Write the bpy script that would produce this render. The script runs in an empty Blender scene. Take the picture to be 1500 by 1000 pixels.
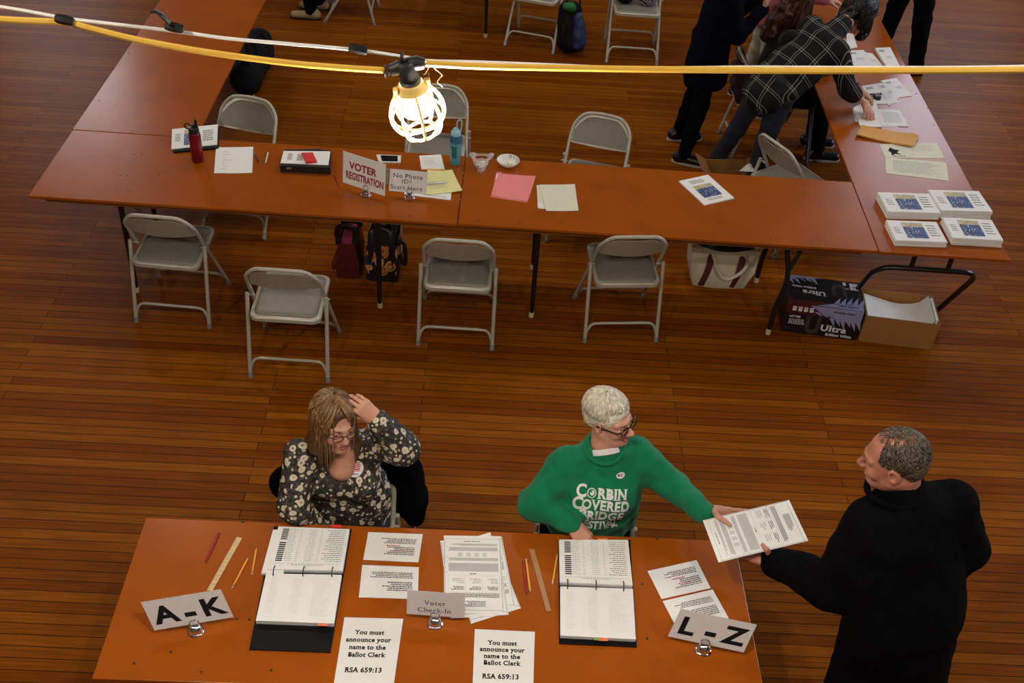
import bpy, bmesh, math, random
import numpy as np
from mathutils import Vector, Matrix, Quaternion
from mathutils.bvhtree import BVHTree

SC = bpy.context.scene
COL = SC.collection
PI = math.pi
R = math.radians
V = Vector

# ------------------------------------------------------------------ camera
CAM = V((2.719, -5.341, 4.307)); PITCH, ROLL, YAW, FPX = .691, .075, .017, 1629.155
_f = V((math.sin(YAW)*math.cos(PITCH), math.cos(YAW)*math.cos(PITCH), -math.sin(PITCH)))
_r = V((math.cos(YAW), -math.sin(YAW), 0)); _u = _r.cross(_f)
_c, _s = math.cos(ROLL), math.sin(ROLL)
CX, CY, CF = _c*_r + _s*_u, -_s*_r + _c*_u, _f
cam = bpy.data.cameras.new('camera'); camo = bpy.data.objects.new('camera', cam); COL.objects.link(camo)
cam.sensor_width = 36; cam.lens = FPX*36/1500; cam.clip_start = .05; cam.clip_end = 100
camo.matrix_world = Matrix(((CX.x, CY.x, -CF.x, CAM.x), (CX.y, CY.y, -CF.y, CAM.y), (CX.z, CY.z, -CF.z, CAM.z), (0, 0, 0, 1)))
SC.camera = camo

# ------------------------------------------------------------------ view, world, lights
SC.view_settings.view_transform = 'Standard'; SC.view_settings.look = 'None'
SC.view_settings.gamma = 1; SC.view_settings.use_curve_mapping = False
SC.view_settings.exposure = 0.55
SC.cycles.use_denoising = True
SC.cycles.max_bounces = 6; SC.cycles.sample_clamp_indirect = 4
w = bpy.data.worlds.new('world'); SC.world = w; w.use_nodes = True
w.node_tree.nodes['Background'].inputs[0].default_value = (.55, .45, .36, 1)
w.node_tree.nodes['Background'].inputs[1].default_value = .05

def lamp(name, kind, loc, power, color, size=.1, aim=None, sy=None):
    l = bpy.data.lights.new(name, kind); l.energy = power; l.color = color
    o = bpy.data.objects.new(name, l); COL.objects.link(o); o.location = loc
    if kind == 'AREA':
        l.size = size
        if sy: l.shape = 'RECTANGLE'; l.size_y = sy
        o.rotation_euler = (V(aim) - V(loc)).to_track_quat('-Z', 'Y').to_euler()
    else: l.shadow_soft_size = size
    return o
WARM = (1, .90, .77); COOL = (.76, .83, 1)
LX, LY, LZ = 2.54, -3.5, 3.31                       # the caged bulb in view
lamp('bulb_light', 'POINT', (LX+.02, LY-.005, LZ-.02), 85, WARM, .038)
# further bulbs of the same string and of the parallel string over the balcony front, all out of frame
for i, (x, y, z, p) in enumerate([(-.6, -3.5, 3.55, 80), (5.7, -3.5, 3.55, 60), (1.2, -4.3, 4.9, 90), (4.2, -4.3, 4.9, 90), (-2.4, 2.65, 5.2, 68), (-.4, 2.65, 5.2, 68), (1.6, 2.65, 5.2, 68), (3.6, 2.65, 5.2, 68), (5.6, 2.65, 5.2, 50), (-1.4, 4.2, 5.6, 16), (2.6, 4.2, 5.6, 20), (6.6, 4.2, 5.6, 16)]):
    lamp('string_bulb_light', 'POINT', (x, y, z), p, WARM, .05)
# daylight through the tall windows
WINS = [('back', -4.1), ('back', 9.0), ('right', 1.5), ('right', 5.0)]
for side, c in WINS:
    if side == 'back': lamp('window_daylight', 'AREA', (c, 9.85, 4.0), 9 if c < 0 else 60, COOL, 1.9, (c, 0, 2.5), 4.4)
    else: lamp('window_daylight', 'AREA', (12.35, c, 4.0), 150, COOL, 1.9, (0, c, 2.0), 4.4)

# ------------------------------------------------------------------ pixel helpers (rays of the photograph meet real planes)
def ray(px, py): return (CF + CX*((px-750)/FPX) - CY*((py-500)/FPX))
def at(px, py, z):
    d = ray(px, py); return CAM + d*((z-CAM.z)/d.z)
def aty(px, py, y):
    d = ray(px, py); return CAM + d*((y-CAM.y)/d.y)
TZ = .74

# ------------------------------------------------------------------ object helpers
def tag(o, label=None, cat=None, group=None, kind=None):
    if label: o['label'] = label
    if cat: o['category'] = cat
    if group: o['group'] = group
    if kind: o['kind'] = kind
    return o
def thing(name, label, cat, loc=(0, 0, 0), rz=0, group=None):
    o = bpy.data.objects.new(name, None); COL.objects.link(o); o.empty_display_size = .1
    o.location = loc; o.rotation_euler = (0, 0, rz)
    return tag(o, label, cat, group)
def wm(o):
    M = Matrix.LocRotScale(o.location, o.rotation_euler, o.scale)
    return wm(o.parent) @ M if o.parent else M
def kids(o): return [c for c in bpy.data.objects if c.parent is o]
def copy_tree(o, parent=None):
    c = o.copy(); COL.objects.link(c)
    if parent: c.parent = parent
    for ch in kids(o): copy_tree(ch, c)
    return c
def clear_label(o):
    return o
def frame(d, up=(0, 0, 1)):
    d = V(d).normalized(); u = V(up)
    if abs(d.dot(u.normalized())) > .98: u = V((1, 0, 0)) if abs(d.x) < .9 else V((0, 1, 0))
    s = d.cross(u).normalized(); return s, s.cross(d).normalized(), d

class MB:
    """collects shapes; build() links them as ONE mesh object"""
    def __init__(s): s.v = []; s.f = []; s.m = []
    def add(s, vs, fs, m=0):
        b = len(s.v); s.v += [V(v) for v in vs]; s.f += [tuple(i+b for i in f) for f in fs]; s.m += [m]*len(fs); return s
    def box(s, c, d, rz=0, M=None, m=0):
        c = V(c); x, y, z = d[0]/2, d[1]/2, d[2]/2
        rot = M if M is not None else Matrix.Rotation(rz, 3, 'Z')
        vs = [c + rot @ V((i*x, j*y, k*z)) for k in (-1, 1) for j in (-1, 1) for i in (-1, 1)]
        return s.add(vs, [(0, 2, 3, 1), (4, 5, 7, 6), (0, 1, 5, 4), (2, 6, 7, 3), (0, 4, 6, 2), (1, 3, 7, 5)], m)
    def hexa(s, lo, hi, m=0):
        n = len(lo)
        fs = [tuple(range(n))[::-1], tuple(range(n, 2*n))] + [(i, (i+1) % n, n+(i+1) % n, n+i) for i in range(n)]
        return s.add(list(lo)+list(hi), fs, m)
    def rbox(s, c, d, r, rz=0, seg=3, m=0, edge=.0):
        """box with rounded vertical corners and a small top/bottom chamfer"""
        x, y = d[0]/2, d[1]/2; pts = []
        for sx, sy, a0 in ((1, 1, 0), (-1, 1, 90), (-1, -1, 180), (1, -1, 270)):
            for i in range(seg+1):
                a = R(a0 + 90*i/seg); pts.append((sx*(x-r)+r*math.cos(a), sy*(y-r)+r*math.sin(a)))
        rot = Matrix.Rotation(rz, 3, 'Z'); c = V(c); h = d[2]/2
        lv = [(1-edge/max(x, y), -h), (1, -h+edge), (1, h-edge), (1-edge/max(x, y), h)] if edge else [(1, -h), (1, h)]
        rings = [[c + rot @ V((p[0]*k, p[1]*k, z)) for p in pts] for k, z in lv]
        return s.loft(rings, True, m)
    def loft(s, rings, cap=True, m=0, closed=True):
        n = len(rings[0]); vs = [p for r in rings for p in r]; fs = []
        for j in range(len(rings)-1):
            for i in range(n if closed else n-1):
                k = (i+1) % n; fs.append((j*n+i, j*n+k, (j+1)*n+k, (j+1)*n+i))
        if cap: fs += [tuple(range(n))[::-1], tuple(range((len(rings)-1)*n, len(rings)*n))]
        return s.add(vs, fs, m)
    def tube(s, path, r, n=8, cap=True, m=0, up=(0, 0, 1), flat=1, closed=False):
        path = [V(p) for p in path]; N = len(path); rs = r if isinstance(r, (list, tuple)) else [r]*N; rings = []
        prev = None
        for i, p in enumerate(path):
            if closed: d = path[(i+1) % N]-path[i-1]
            else: d = path[min(i+1, N-1)]-path[max(i-1, 0)]
            if prev is None: a, b, d = frame(d, up)
            else:
                d = d.normalized(); a = (prev - d*prev.dot(d))
                a = a.normalized() if a.length > 1e-6 else frame(d, up)[0]
                b = a.cross(d)
            prev = a
            rings.append([p + a*(rs[i]*math.cos(2*PI*k/n)) + b*(rs[i]*flat*math.sin(2*PI*k/n)) for k in range(n)])
        if closed: rings.append(rings[0]); cap = False
        return s.loft(rings, cap, m)
    def cyl(s, a, b, r, n=12, m=0, r2=None): return s.tube([a, b], [r, r if r2 is None else r2], n, True, m)
    def lathe(s, prof, c=(0, 0, 0), n=24, M=None, m=0, cap=False):
        c = V(c); M = M or Matrix.Identity(3)
        rings = [[c + M @ V((r*math.cos(2*PI*k/n), r*math.sin(2*PI*k/n), z)) for k in range(n)] for r, z in prof]
        return s.loft(rings, cap, m)
    def prism(s, poly, z0, z1, m=0):
        return s.hexa([V((p[0], p[1], z0)) for p in poly], [V((p[0], p[1], z1)) for p in poly], m)
    def ball(s, c, r, n=12, m=0, M=None):
        rr = r if isinstance(r, (tuple, list)) else (r, r, r); c = V(c); M = M or Matrix.Identity(3); rings = []
        for j in range(n//2+1):
            t = PI*j/(n//2) - PI/2; q = max(math.cos(t), 1e-3)
            rings.append([c + M @ V((rr[0]*q*math.cos(2*PI*k/n), rr[1]*q*math.sin(2*PI*k/n), rr[2]*math.sin(t))) for k in range(n)])
        return s.loft(rings, True, m)
    def build(s, name, mats, parent=None, local=False, smooth=False, bevel=0, origin=None):
        mats = mats if isinstance(mats, (list, tuple)) else [mats]
        vs = s.v
        me = bpy.data.meshes.new(name); o = bpy.data.objects.new(name, me); COL.objects.link(o)
        if parent:
            o.parent = parent
            if not local:
                I = wm(parent).inverted(); vs = [I @ v for v in vs]
        elif not local:
            a = np.array(vs); og = V(((a[:, 0].min()+a[:, 0].max())/2, (a[:, 1].min()+a[:, 1].max())/2, a[:, 2].min())) if origin is None else V(origin)
            o.location = og; vs = [v-og for v in vs]
        me.from_pydata([tuple(v) for v in vs], [], s.f)
        for m in mats: me.materials.append(m)
        if len(mats) > 1: me.polygons.foreach_set('material_index', s.m)
        bm = bmesh.new(); bm.from_mesh(me); bmesh.ops.recalc_face_normals(bm, faces=bm.faces); bm.to_mesh(me); bm.free()
        if smooth:
            for p in me.polygons: p.use_smooth = True
            if smooth == 'auto':
                try: me.set_sharp_from_angle(angle=R(40))
                except Exception: pass
        if bevel:
            b = o.modifiers.new('bevel', 'BEVEL'); b.width = bevel; b.segments = 2; b.limit_method = 'ANGLE'
        me.update(); return o

def arc(c, r, a0, a1, n, ax=(1, 0, 0), ay=(0, 0, 1)):
    c, ax, ay = V(c), V(ax), V(ay)
    return [c + ax*(r*math.cos(R(a0+(a1-a0)*i/n))) + ay*(r*math.sin(R(a0+(a1-a0)*i/n))) for i in range(n+1)]
def spline(pts, n=6):
    """Catmull-Rom through the points"""
    P = [V(p) for p in pts]; P = [P[0]*2-P[1]] + P + [P[-1]*2-P[-2]]; out = []
    for i in range(1, len(P)-2):
        for k in range(n):
            t = k/n; a, b, c, d = P[i-1], P[i], P[i+1], P[i+2]
            out.append(.5*((2*b)+(c-a)*t+(2*a-5*b+4*c-d)*t*t+(3*b-a-3*c+d)*t**3))
    return out + [P[-2]]

# ------------------------------------------------------------------ materials
_M = {}
def mat(name, col, rough=.5, metal=0, var=.06, scale=30, bump=0, bscale=80, spec=.5, coat=0, sss=0, trans=0, emit=None, stretch=None, alpha=1, sheen=0):
    if name in _M: return _M[name]
    m = bpy.data.materials.new(name); _M[name] = m; m.use_nodes = True; t = m.node_tree; N, L = t.nodes, t.links
    b = N['Principled BSDF']; I = b.inputs
    tc = N.new('ShaderNodeTexCoord'); mp = N.new('ShaderNodeMapping'); L.new(tc.outputs['Object'], mp.inputs[0])
    if stretch: mp.inputs['Scale'].default_value = stretch
    nz = N.new('ShaderNodeTexNoise'); nz.inputs['Scale'].default_value = scale; nz.inputs['Detail'].default_value = 4
    L.new(mp.outputs[0], nz.inputs['Vector'])
    rp = N.new('ShaderNodeValToRGB'); e = rp.color_ramp.elements
    e[0].position = .3; e[1].position = .7
    e[0].color = tuple(c*(1-var) for c in col)+(1,); e[1].color = tuple(min(1, c*(1+var)) for c in col)+(1,)
    L.new(nz.outputs[0], rp.inputs[0]); L.new(rp.outputs[0], I['Base Color'])
    I['Roughness'].default_value = rough; I['Metallic'].default_value = metal
    I['Specular IOR Level'].default_value = spec; I['Coat Weight'].default_value = coat; I['Alpha'].default_value = alpha
    if sss: I['Subsurface Weight'].default_value = sss; I['Subsurface Radius'].default_value = (.006, .0025, .0015); I['Subsurface Scale'].default_value = 1
    if trans: I['Transmission Weight'].default_value = trans
    if sheen: I['Sheen Weight'].default_value = sheen
    if emit: I['Emission Color'].default_value = tuple(emit[:3])+(1,); I['Emission Strength'].default_value = emit[3]
    if bump:
        n2 = N.new('ShaderNodeTexNoise'); n2.inputs['Scale'].default_value = bscale; n2.inputs['Detail'].default_value = 6
        L.new(mp.outputs[0], n2.inputs['Vector']); bp = N.new('ShaderNodeBump'); bp.inputs['Strength'].default_value = bump
        bp.inputs['Distance'].default_value = .01
        L.new(n2.outputs[0], bp.inputs['Height']); L.new(bp.outputs[0], I['Normal'])
    return m
def nodes(m): t = m.node_tree; return t.nodes, t.links, t.nodes['Principled BSDF'].inputs

INK = mat('ink', (.004, .004, .005), .7, spec=.2); GREYINK = mat('pale_ink', (.35, .35, .36), .6); REDINK = mat('red_ink', (.45, .01, .02), .5)
PAPER = mat('paper', (.78, .77, .75), .7, var=.02, spec=.3); LAMI = mat('laminated_paper', (.74, .73, .70), .22, var=.02, bump=.06, bscale=14)
YELLOWP = mat('yellow_paper', (.72, .68, .30), .7, var=.03); PINKP = mat('pink_folder_card', (.78, .22, .22), .65, var=.03)
CREAMP = mat('cream_paper', (.68, .66, .52), .7, var=.03); CARDG = mat('grey_card', (.55, .50, .49), .5, var=.02)
CHROME = mat('chrome', (.75, .75, .77), .08, 1, var=.02); STEEL = mat('painted_beige_steel', (.42, .395, .325), .32, .1, var=.05, bump=.02)
SEATV = mat('grey_vinyl', (.19, .175, .145), .42, var=.08, bump=.08, bscale=220); RUBBER = mat('grey_rubber', (.20, .20, .19), .7)
BLKM = mat('black_enamel', (.008, .008, .009), .3); OFFW = mat('yellowed_plastic', (.62, .52, .30), .6)
BLKP = mat('black_plastic', (.010, .010, .011), .35, bump=.03); WHITEPL = mat('white_plastic', (.75, .75, .74), .35)
SKIN = mat('skin', (.56, .27, .18), .48, var=.08, scale=60, bump=.05, bscale=350, sss=.12)
LIP = mat('lip', (.36, .075, .06), .35); TEETH = mat('teeth', (.8, .76, .66), .25); EYEW = mat('eye_white', (.7, .68, .64), .15)
IRIS = mat('iris', (.05, .035, .02), .1); BROWC = mat('brow_hair', (.12, .08, .05), .7)
JEANS = mat('blue_denim', (.004, .006, .017), .8, var=.2, bump=.1, bscale=300)
BLKC = mat('black_wool', (.0022, .0022, .0027), .95, var=.3, bump=.15, bscale=200, spec=.06)
NAVYC = mat('navy_wool', (.0022, .0028, .008), .95, var=.3, bump=.15, bscale=200, spec=.06)
BLKT = mat('black_trouser_cloth', (.0022, .0022, .0026), .95, var=.2, spec=.06)
SHOEB = mat('black_leather', (.006, .006, .007), .35); SOLE = mat('white_sole', (.55, .54, .5), .6)

def plank_material():
    m = bpy.data.materials.new('floor_boards'); m.use_nodes = True; N, L, I = nodes(m)
    tc = N.new('ShaderNodeTexCoord'); mp = N.new('ShaderNodeMapping'); mp.inputs['Rotation'].default_value = (0, 0, R(-1.2))
    L.new(tc.outputs['Object'], mp.inputs[0])
    br = N.new('ShaderNodeTexBrick'); br.offset = .37; br.inputs['Scale'].default_value = 1
    br.inputs['Brick Width'].default_value = 2.3; br.inputs['Row Height'].default_value = .0605; br.inputs['Mortar Size'].default_value = .0021
    br.inputs['Mortar Smooth'].default_value = .3; br.inputs['Bias'].default_value = 0
    br.inputs['Color1'].default_value = (0, 0, 0, 1); br.inputs['Color2'].default_value = (1, 1, 1, 1); br.inputs['Mortar'].default_value = (.5, .5, .5, 1)
    L.new(mp.outputs[0], br.inputs['Vector'])
    rp = N.new('ShaderNodeValToRGB'); e = rp.color_ramp.elements
    e[0].position = 0; e[0].color = (.195, .046, .0015, 1); e[1].position = 1; e[1].color = (.30, .091, .004, 1)
    q = e.new(.45); q.color = (.24, .065, .0025, 1)
    L.new(br.outputs['Color'], rp.inputs[0])
    mp2 = N.new('ShaderNodeMapping'); mp2.inputs['Scale'].default_value = (2.2, 60, 1); L.new(mp.outputs[0], mp2.inputs[0])
    nz = N.new('ShaderNodeTexNoise'); nz.inputs['Scale'].default_value = 1.6; nz.inputs['Detail'].default_value = 7; L.new(mp2.outputs[0], nz.inputs['Vector'])
    big = N.new('ShaderNodeTexNoise'); big.inputs['Scale'].default_value = .9; big.inputs['Detail'].default_value = 3; L.new(mp.outputs[0], big.inputs['Vector'])
    mx = N.new('ShaderNodeMix'); mx.data_type = 'RGBA'; mx.blend_type = 'MULTIPLY'; mx.inputs[0].default_value = .75
    g = N.new('ShaderNodeValToRGB'); g.color_ramp.elements[0].position = .3; g.color_ramp.elements[0].color = (.5, .46, .42, 1); g.color_ramp.elements[1].position = .7; g.color_ramp.elements[1].color = (1.15, 1.1, 1.05, 1)
    L.new(nz.outputs[0], g.inputs[0]); L.new(rp.outputs[0], mx.inputs[6]); L.new(g.outputs[0], mx.inputs[7])
    mx2 = N.new('ShaderNodeMix'); mx2.data_type = 'RGBA'; mx2.blend_type = 'MULTIPLY'; mx2.inputs[0].default_value = .5
    g2 = N.new('ShaderNodeValToRGB'); g2.color_ramp.elements[0].position = .3; g2.color_ramp.elements[0].color = (.55, .5, .45, 1); g2.color_ramp.elements[1].position = .7; g2.color_ramp.elements[1].color = (1.1, 1.1, 1.1, 1)
    L.new(big.outputs[0], g2.inputs[0]); L.new(mx.outputs[2], mx2.inputs[6]); L.new(g2.outputs[0], mx2.inputs[7])
    mx3 = N.new('ShaderNodeMix'); mx3.data_type = 'RGBA'; mx3.blend_type = 'MIX'; mx3.inputs[7].default_value = (.008, .005, .003, 1)
    L.new(br.outputs['Fac'], mx3.inputs[0]); L.new(mx2.outputs[2], mx3.inputs[6]); L.new(mx3.outputs[2], I['Base Color'])
    rr = N.new('ShaderNodeMapRange'); rr.inputs[3].default_value = .30; rr.inputs[4].default_value = .48; L.new(nz.outputs[0], rr.inputs[0]); L.new(rr.outputs[0], I['Roughness'])
    bp = N.new('ShaderNodeBump'); bp.inputs['Strength'].default_value = .35; bp.inputs['Distance'].default_value = .003; bp.invert = True
    ad = N.new('ShaderNodeMath'); ad.operation = 'MULTIPLY_ADD'; ad.inputs[1].default_value = .25; L.new(nz.outputs[0], ad.inputs[0]); L.new(br.outputs['Fac'], ad.inputs[2])
    L.new(ad.outputs[0], bp.inputs['Height']); L.new(bp.outputs[0], I['Normal']); I['Specular IOR Level'].default_value = .05
    return m
FLOORM = plank_material()
def hardboard(name, k=1.0):
    m = mat(name, (.30*k, .066*k, .0025*k), .22, var=.10, scale=5, bump=.03, bscale=26, spec=.34)
    return m
TOPM = hardboard('brown_hardboard'); TOPM2 = hardboard('brown_hardboard_front', 1.05)
RAILM = mat('dark_wood_rail', (.16, .052, .014), .5, var=.25, scale=8, stretch=(1, 14, 14), bump=.1)
WALLM = mat('cream_plaster', (.16, .14, .11), .8, var=.04, scale=3, bump=.03); CEILM = mat('dark_ceiling_boards', (.05, .04, .03), .85, var=.03, scale=3)
TRIMM = mat('painted_trim', (.30, .27, .22), .5, var=.05)
PANE = mat('daylit_glass', (.6, .7, .9), .1, emit=(.78, .86, 1, .9), var=.02)

PANEL = mat('daylit_glass_bright', (.7, .75, .85), .1, emit=(.88, .92, 1, 3.2), var=.02)
# ------------------------------------------------------------------ the hall
X0, X1, Y0, Y1, ZC = -7.0, 12.5, -9.0, 10.0, 7.2
tag(MB().box(((X0+X1)/2, (Y0+Y1)/2, -.05), (X1-X0, Y1-Y0, .1)).build('floor', FLOORM, origin=(0, 0, 0)), kind='structure')
tag(MB().box(((X0+X1)/2, (Y0+Y1)/2, ZC+.1), (X1-X0, Y1-Y0, .2)).build('ceiling', CEILM), kind='structure')
def wall(name, horiz, pos, a0, a1, wins):
    m = MB(); xs = sorted(wins); cur = a0; hw, zl, zh = .95, 1.8, 6.2
    def blk(p0, p1, z0, z1):
        c, l = (p0+p1)/2, p1-p0
        if horiz: m.box((c, pos, (z0+z1)/2), (l, .2, z1-z0))
        else: m.box((pos, c, (z0+z1)/2), (.2, l, z1-z0))
    for x in xs:
        blk(cur, x-hw, 0, ZC); blk(x-hw, x+hw, 0, zl); blk(x-hw, x+hw, zh, ZC); cur = x+hw
    blk(cur, a1, 0, ZC); tag(m.build(name, WALLM), kind='structure')
wall('wall_back', True, Y1+.1, X0, X1, [c for s, c in WINS if s == 'back'])
wall('wall_right', False, X1+.1, Y0, Y1, [c for s, c in WINS if s == 'right'])
wall('wall_left', False, X0-.1, Y0, Y1, [])
wall('wall_front', True, Y0-.1, X0, X1, [])
for side, box in (('back', ((X0+X1)/2, Y1-.012, .09, X1-X0, .024)), ('right', (X1-.012, (Y0+Y1)/2, .09, .024, Y1-Y0)), ('left', (X0+.012, (Y0+Y1)/2, .09, .024, Y1-Y0))):
    tag(MB().box(box[:3], (box[3], box[4], .18)).build('baseboard_'+side, TRIMM), kind='structure')
for i, (side, c) in enumerate(WINS):
    o = bpy.data.objects.new('window_%d' % (i+1), None); COL.objects.link(o); tag(o, kind='structure')
    o.location = (c, Y1+.08, 1.8) if side == 'back' else (X1+.08, c, 1.8)
    if side == 'right': o.rotation_euler = (0, 0, PI/2)
    m = MB()
    for x in (-.92, .92): m.box((x, 0, 2.2), (.06, .09, 4.4))
    for z in (.03, 2.2, 4.37): m.box((0, 0, z), (1.9, .09, .06))
    for x in (-.31, .31): m.box((x, 0, 2.2), (.03, .05, 4.4))
    for z in (.75, 1.48, 2.93, 3.66): m.box((0, 0, z), (1.9, .05, .03))
    m.build('window_frame', TRIMM, o, local=True)
    MB().box((0, .03, 2.2), (1.84, .006, 4.34)).build('window_pane', PANEL if c < 0 else PANE, o, local=True)
# ------------------------------------------------------------------ implicit surfaces (bodies, hair, cloth): smooth unions meshed by surface nets
class SDF:
    def __init__(s): s.p = []
    def cone(s, a, b, ra, rb=None, k=.02, m=0, op='u', flat=None):
        s.p.append(('c', np.array(a, float), np.array(b, float), ra, ra if rb is None else rb, k, m, op, flat)); return s
    def chain(s, pts, rs, k=.02, m=0, op='u', flat=None):
        for i in range(len(pts)-1): s.cone(pts[i], pts[i+1], rs[i], rs[i+1], k, m, op, flat)
        return s
    def ell(s, c, r, M=None, k=.02, m=0, op='u'):
        s.p.append(('e', np.array(c, float), np.array(r, float), np.eye(3) if M is None else np.array(M, float), None, k, m, op, None)); return s
    def cut(s, pt, n):
        n = np.array(n, float); n /= np.linalg.norm(n); s.p.append(('h', np.array(pt, float), n, None, None, 0, 0, 'x', None)); return s
    def dist(s, q, P):
        if q[0] == 'c':
            a, b, ra, rb, fl = q[1], q[2], q[3], q[4], q[8]
            P = P-a; ba = b-a
            if fl is not None:
                ax, f = np.array(fl[0], float), fl[1]; ax = ax/np.linalg.norm(ax)
                P = P + (1/f-1)*(P@ax)[..., None]*ax; ba = ba + (1/f-1)*(ba@ax)*ax
            h = np.clip((P@ba)/max(ba@ba, 1e-9), 0, 1)
            return np.linalg.norm(P-h[..., None]*ba, axis=-1) - (ra+(rb-ra)*h)
        if q[0] == 'e':
            L = (P-q[1])@q[3]; r = q[2]
            k0 = np.linalg.norm(L/r, axis=-1); k1 = np.linalg.norm(L/(r*r), axis=-1)
            return np.where(k1 > 1e-6, k0*(k0-1)/np.maximum(k1, 1e-6), -r.min())
        return (P-q[1])@q[2]
    def bounds(s, q):
        if q[0] == 'c':
            f = max(1, q[8][1]) if q[8] is not None else 1
            r = max(q[3], q[4])*f; return np.minimum(q[1], q[2])-r, np.maximum(q[1], q[2])+r
        if q[0] == 'e': r = q[2].max(); return q[1]-r, q[1]+r
    def mesh(s, vox, noise=None, relax=2):
        add = [q for q in s.p if q[7] == 'u']
        lo = np.min([s.bounds(q)[0] for q in add], 0)-3*vox-.012; hi = np.max([s.bounds(q)[1] for q in add], 0)+3*vox+.012
        n = np.ceil((hi-lo)/vox).astype(int)+1
        F = np.full(n, .2, np.float32); ax = [lo[i]+vox*np.arange(n[i]) for i in range(3)]
        for q in s.p:
            if q[7] == 'x': sl = (slice(None),)*3
            else:
                b0, b1 = s.bounds(q); mg = q[5]+2.5*vox+.012
                i0 = np.clip(np.floor((b0-mg-lo)/vox).astype(int), 0, n-1); i1 = np.clip(np.ceil((b1+mg-lo)/vox).astype(int)+1, 1, n)
                if np.any(i1 <= i0): continue
                sl = tuple(slice(a, b) for a, b in zip(i0, i1))
            G = np.stack(np.meshgrid(*[a[x] for a, x in zip(ax, sl)], indexing='ij'), -1)
            d = s.dist(q, G); k = max(q[5], 1e-5); A = F[sl]
            if q[7] == 'u': h = np.maximum(k-np.abs(A-d), 0)/k; F[sl] = np.minimum(A, d)-h*h*k/4
            elif q[7] == 's': h = np.maximum(k-np.abs(A+d), 0)/k; F[sl] = np.maximum(A, -d)+h*h*k/4
            else: F[sl] = np.maximum(A, d)
        if noise is not None:
            idx = np.argwhere(np.abs(F) < 3*vox+.012); P = lo+idx*vox
            F[tuple(idx.T)] += noise(P).astype(np.float32)
        # surface nets
        S = F < 0
        c = [S[i:n[0]-1+i, j:n[1]-1+j, k:n[2]-1+k] for i in (0, 1) for j in (0, 1) for k in (0, 1)]
        anyc = np.logical_or.reduce(c); allc = np.logical_and.reduce(c)
        cells = np.argwhere(anyc & ~allc); cid = np.full(np.array(n)-1, -1, np.int32); cid[tuple(cells.T)] = np.arange(len(cells))
        off = np.array([(i, j, k) for i in (0, 1) for j in (0, 1) for k in (0, 1)])
        val = np.stack([F[tuple((cells+o).T)] for o in off], 1)
        acc = np.zeros((len(cells), 3)); cnt = np.zeros(len(cells))
        for a in range(8):
            for b in range(a+1, 8):
                if np.abs(off[a]-off[b]).sum() != 1: continue
                va, vb = val[:, a], val[:, b]; cr = (va < 0) != (vb < 0)
                t = np.where(cr, va/np.where(cr, va-vb, 1), 0)
                acc += np.where(cr[:, None], off[a]+t[:, None]*(off[b]-off[a]), 0); cnt += cr
        X = lo+vox*(cells+acc/cnt[:, None]); Q = []
        for d in range(3):
            e = np.eye(3, dtype=int)[d]; u, v = np.eye(3, dtype=int)[(d+1) % 3], np.eye(3, dtype=int)[(d+2) % 3]
            A = S[tuple(slice(0, n[i]-e[i]) for i in range(3))]; B = S[tuple(slice(e[i], n[i]) for i in range(3))]
            E = np.argwhere(A != B); E = E[(E[:, (d+1) % 3] > 0) & (E[:, (d+2) % 3] > 0)]
            E = E[np.all(E < np.array(n)-1, 1)]
            ins = S[tuple(E.T)]
            q4 = np.stack([cid[tuple((E-u-v).T)], cid[tuple((E-v).T)], cid[tuple(E.T)], cid[tuple((E-u).T)]], 1)
            q4[~ins] = q4[~ins][:, ::-1]; Q.append(q4)
        Q = np.concatenate(Q); Q = Q[np.all(Q >= 0, 1)]
        for _ in range(relax):
            sm = np.zeros_like(X); ct = np.zeros(len(X))
            for a in range(4):
                i, j = Q[:, a], Q[:, (a+1) % 4]
                np.add.at(sm, i, X[j]); np.add.at(ct, i, 1); np.add.at(sm, j, X[i]); np.add.at(ct, j, 1)
            X = .4*X+.6*sm/np.maximum(ct, 1)[:, None]
        ms = None
        if any(q[6] for q in add):
            C = X[Q].mean(1); best = np.full(len(C), 9.); ms = np.zeros(len(C), int)
            for q in add:
                d = s.dist(q, C); up = d < best-1e-6; best[up] = d[up]; ms[up] = q[6]
        return X, Q, ms
def ripple(amp, freq, seed=1, ax=(1, 1, 1)):
    rg = np.random.RandomState(seed); D = rg.normal(size=(7, 3))*freq*np.array(ax); ph = rg.rand(7)*6.28; D2 = rg.normal(size=(7, 3))*freq*.5
    def f(P):
        o = 0
        for i in range(7): o = o+np.sin(P@D[i]+ph[i]+1.3*np.sin(P@D2[i]))
        return amp*o/3
    return f
def sdf_obj(name, parts, mats, parent):
    """parts: list of (X,Q,ms) joined into one mesh"""
    mb = MB()
    for X, Q, ms in parts:
        b = len(mb.v); mb.v += [V(x) for x in X]; mb.f += [tuple(int(i)+b for i in q) for q in Q]
        mb.m += [0]*len(Q) if ms is None else [int(i) for i in ms]
    return mb.build(name, mats, parent, smooth=True)

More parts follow.
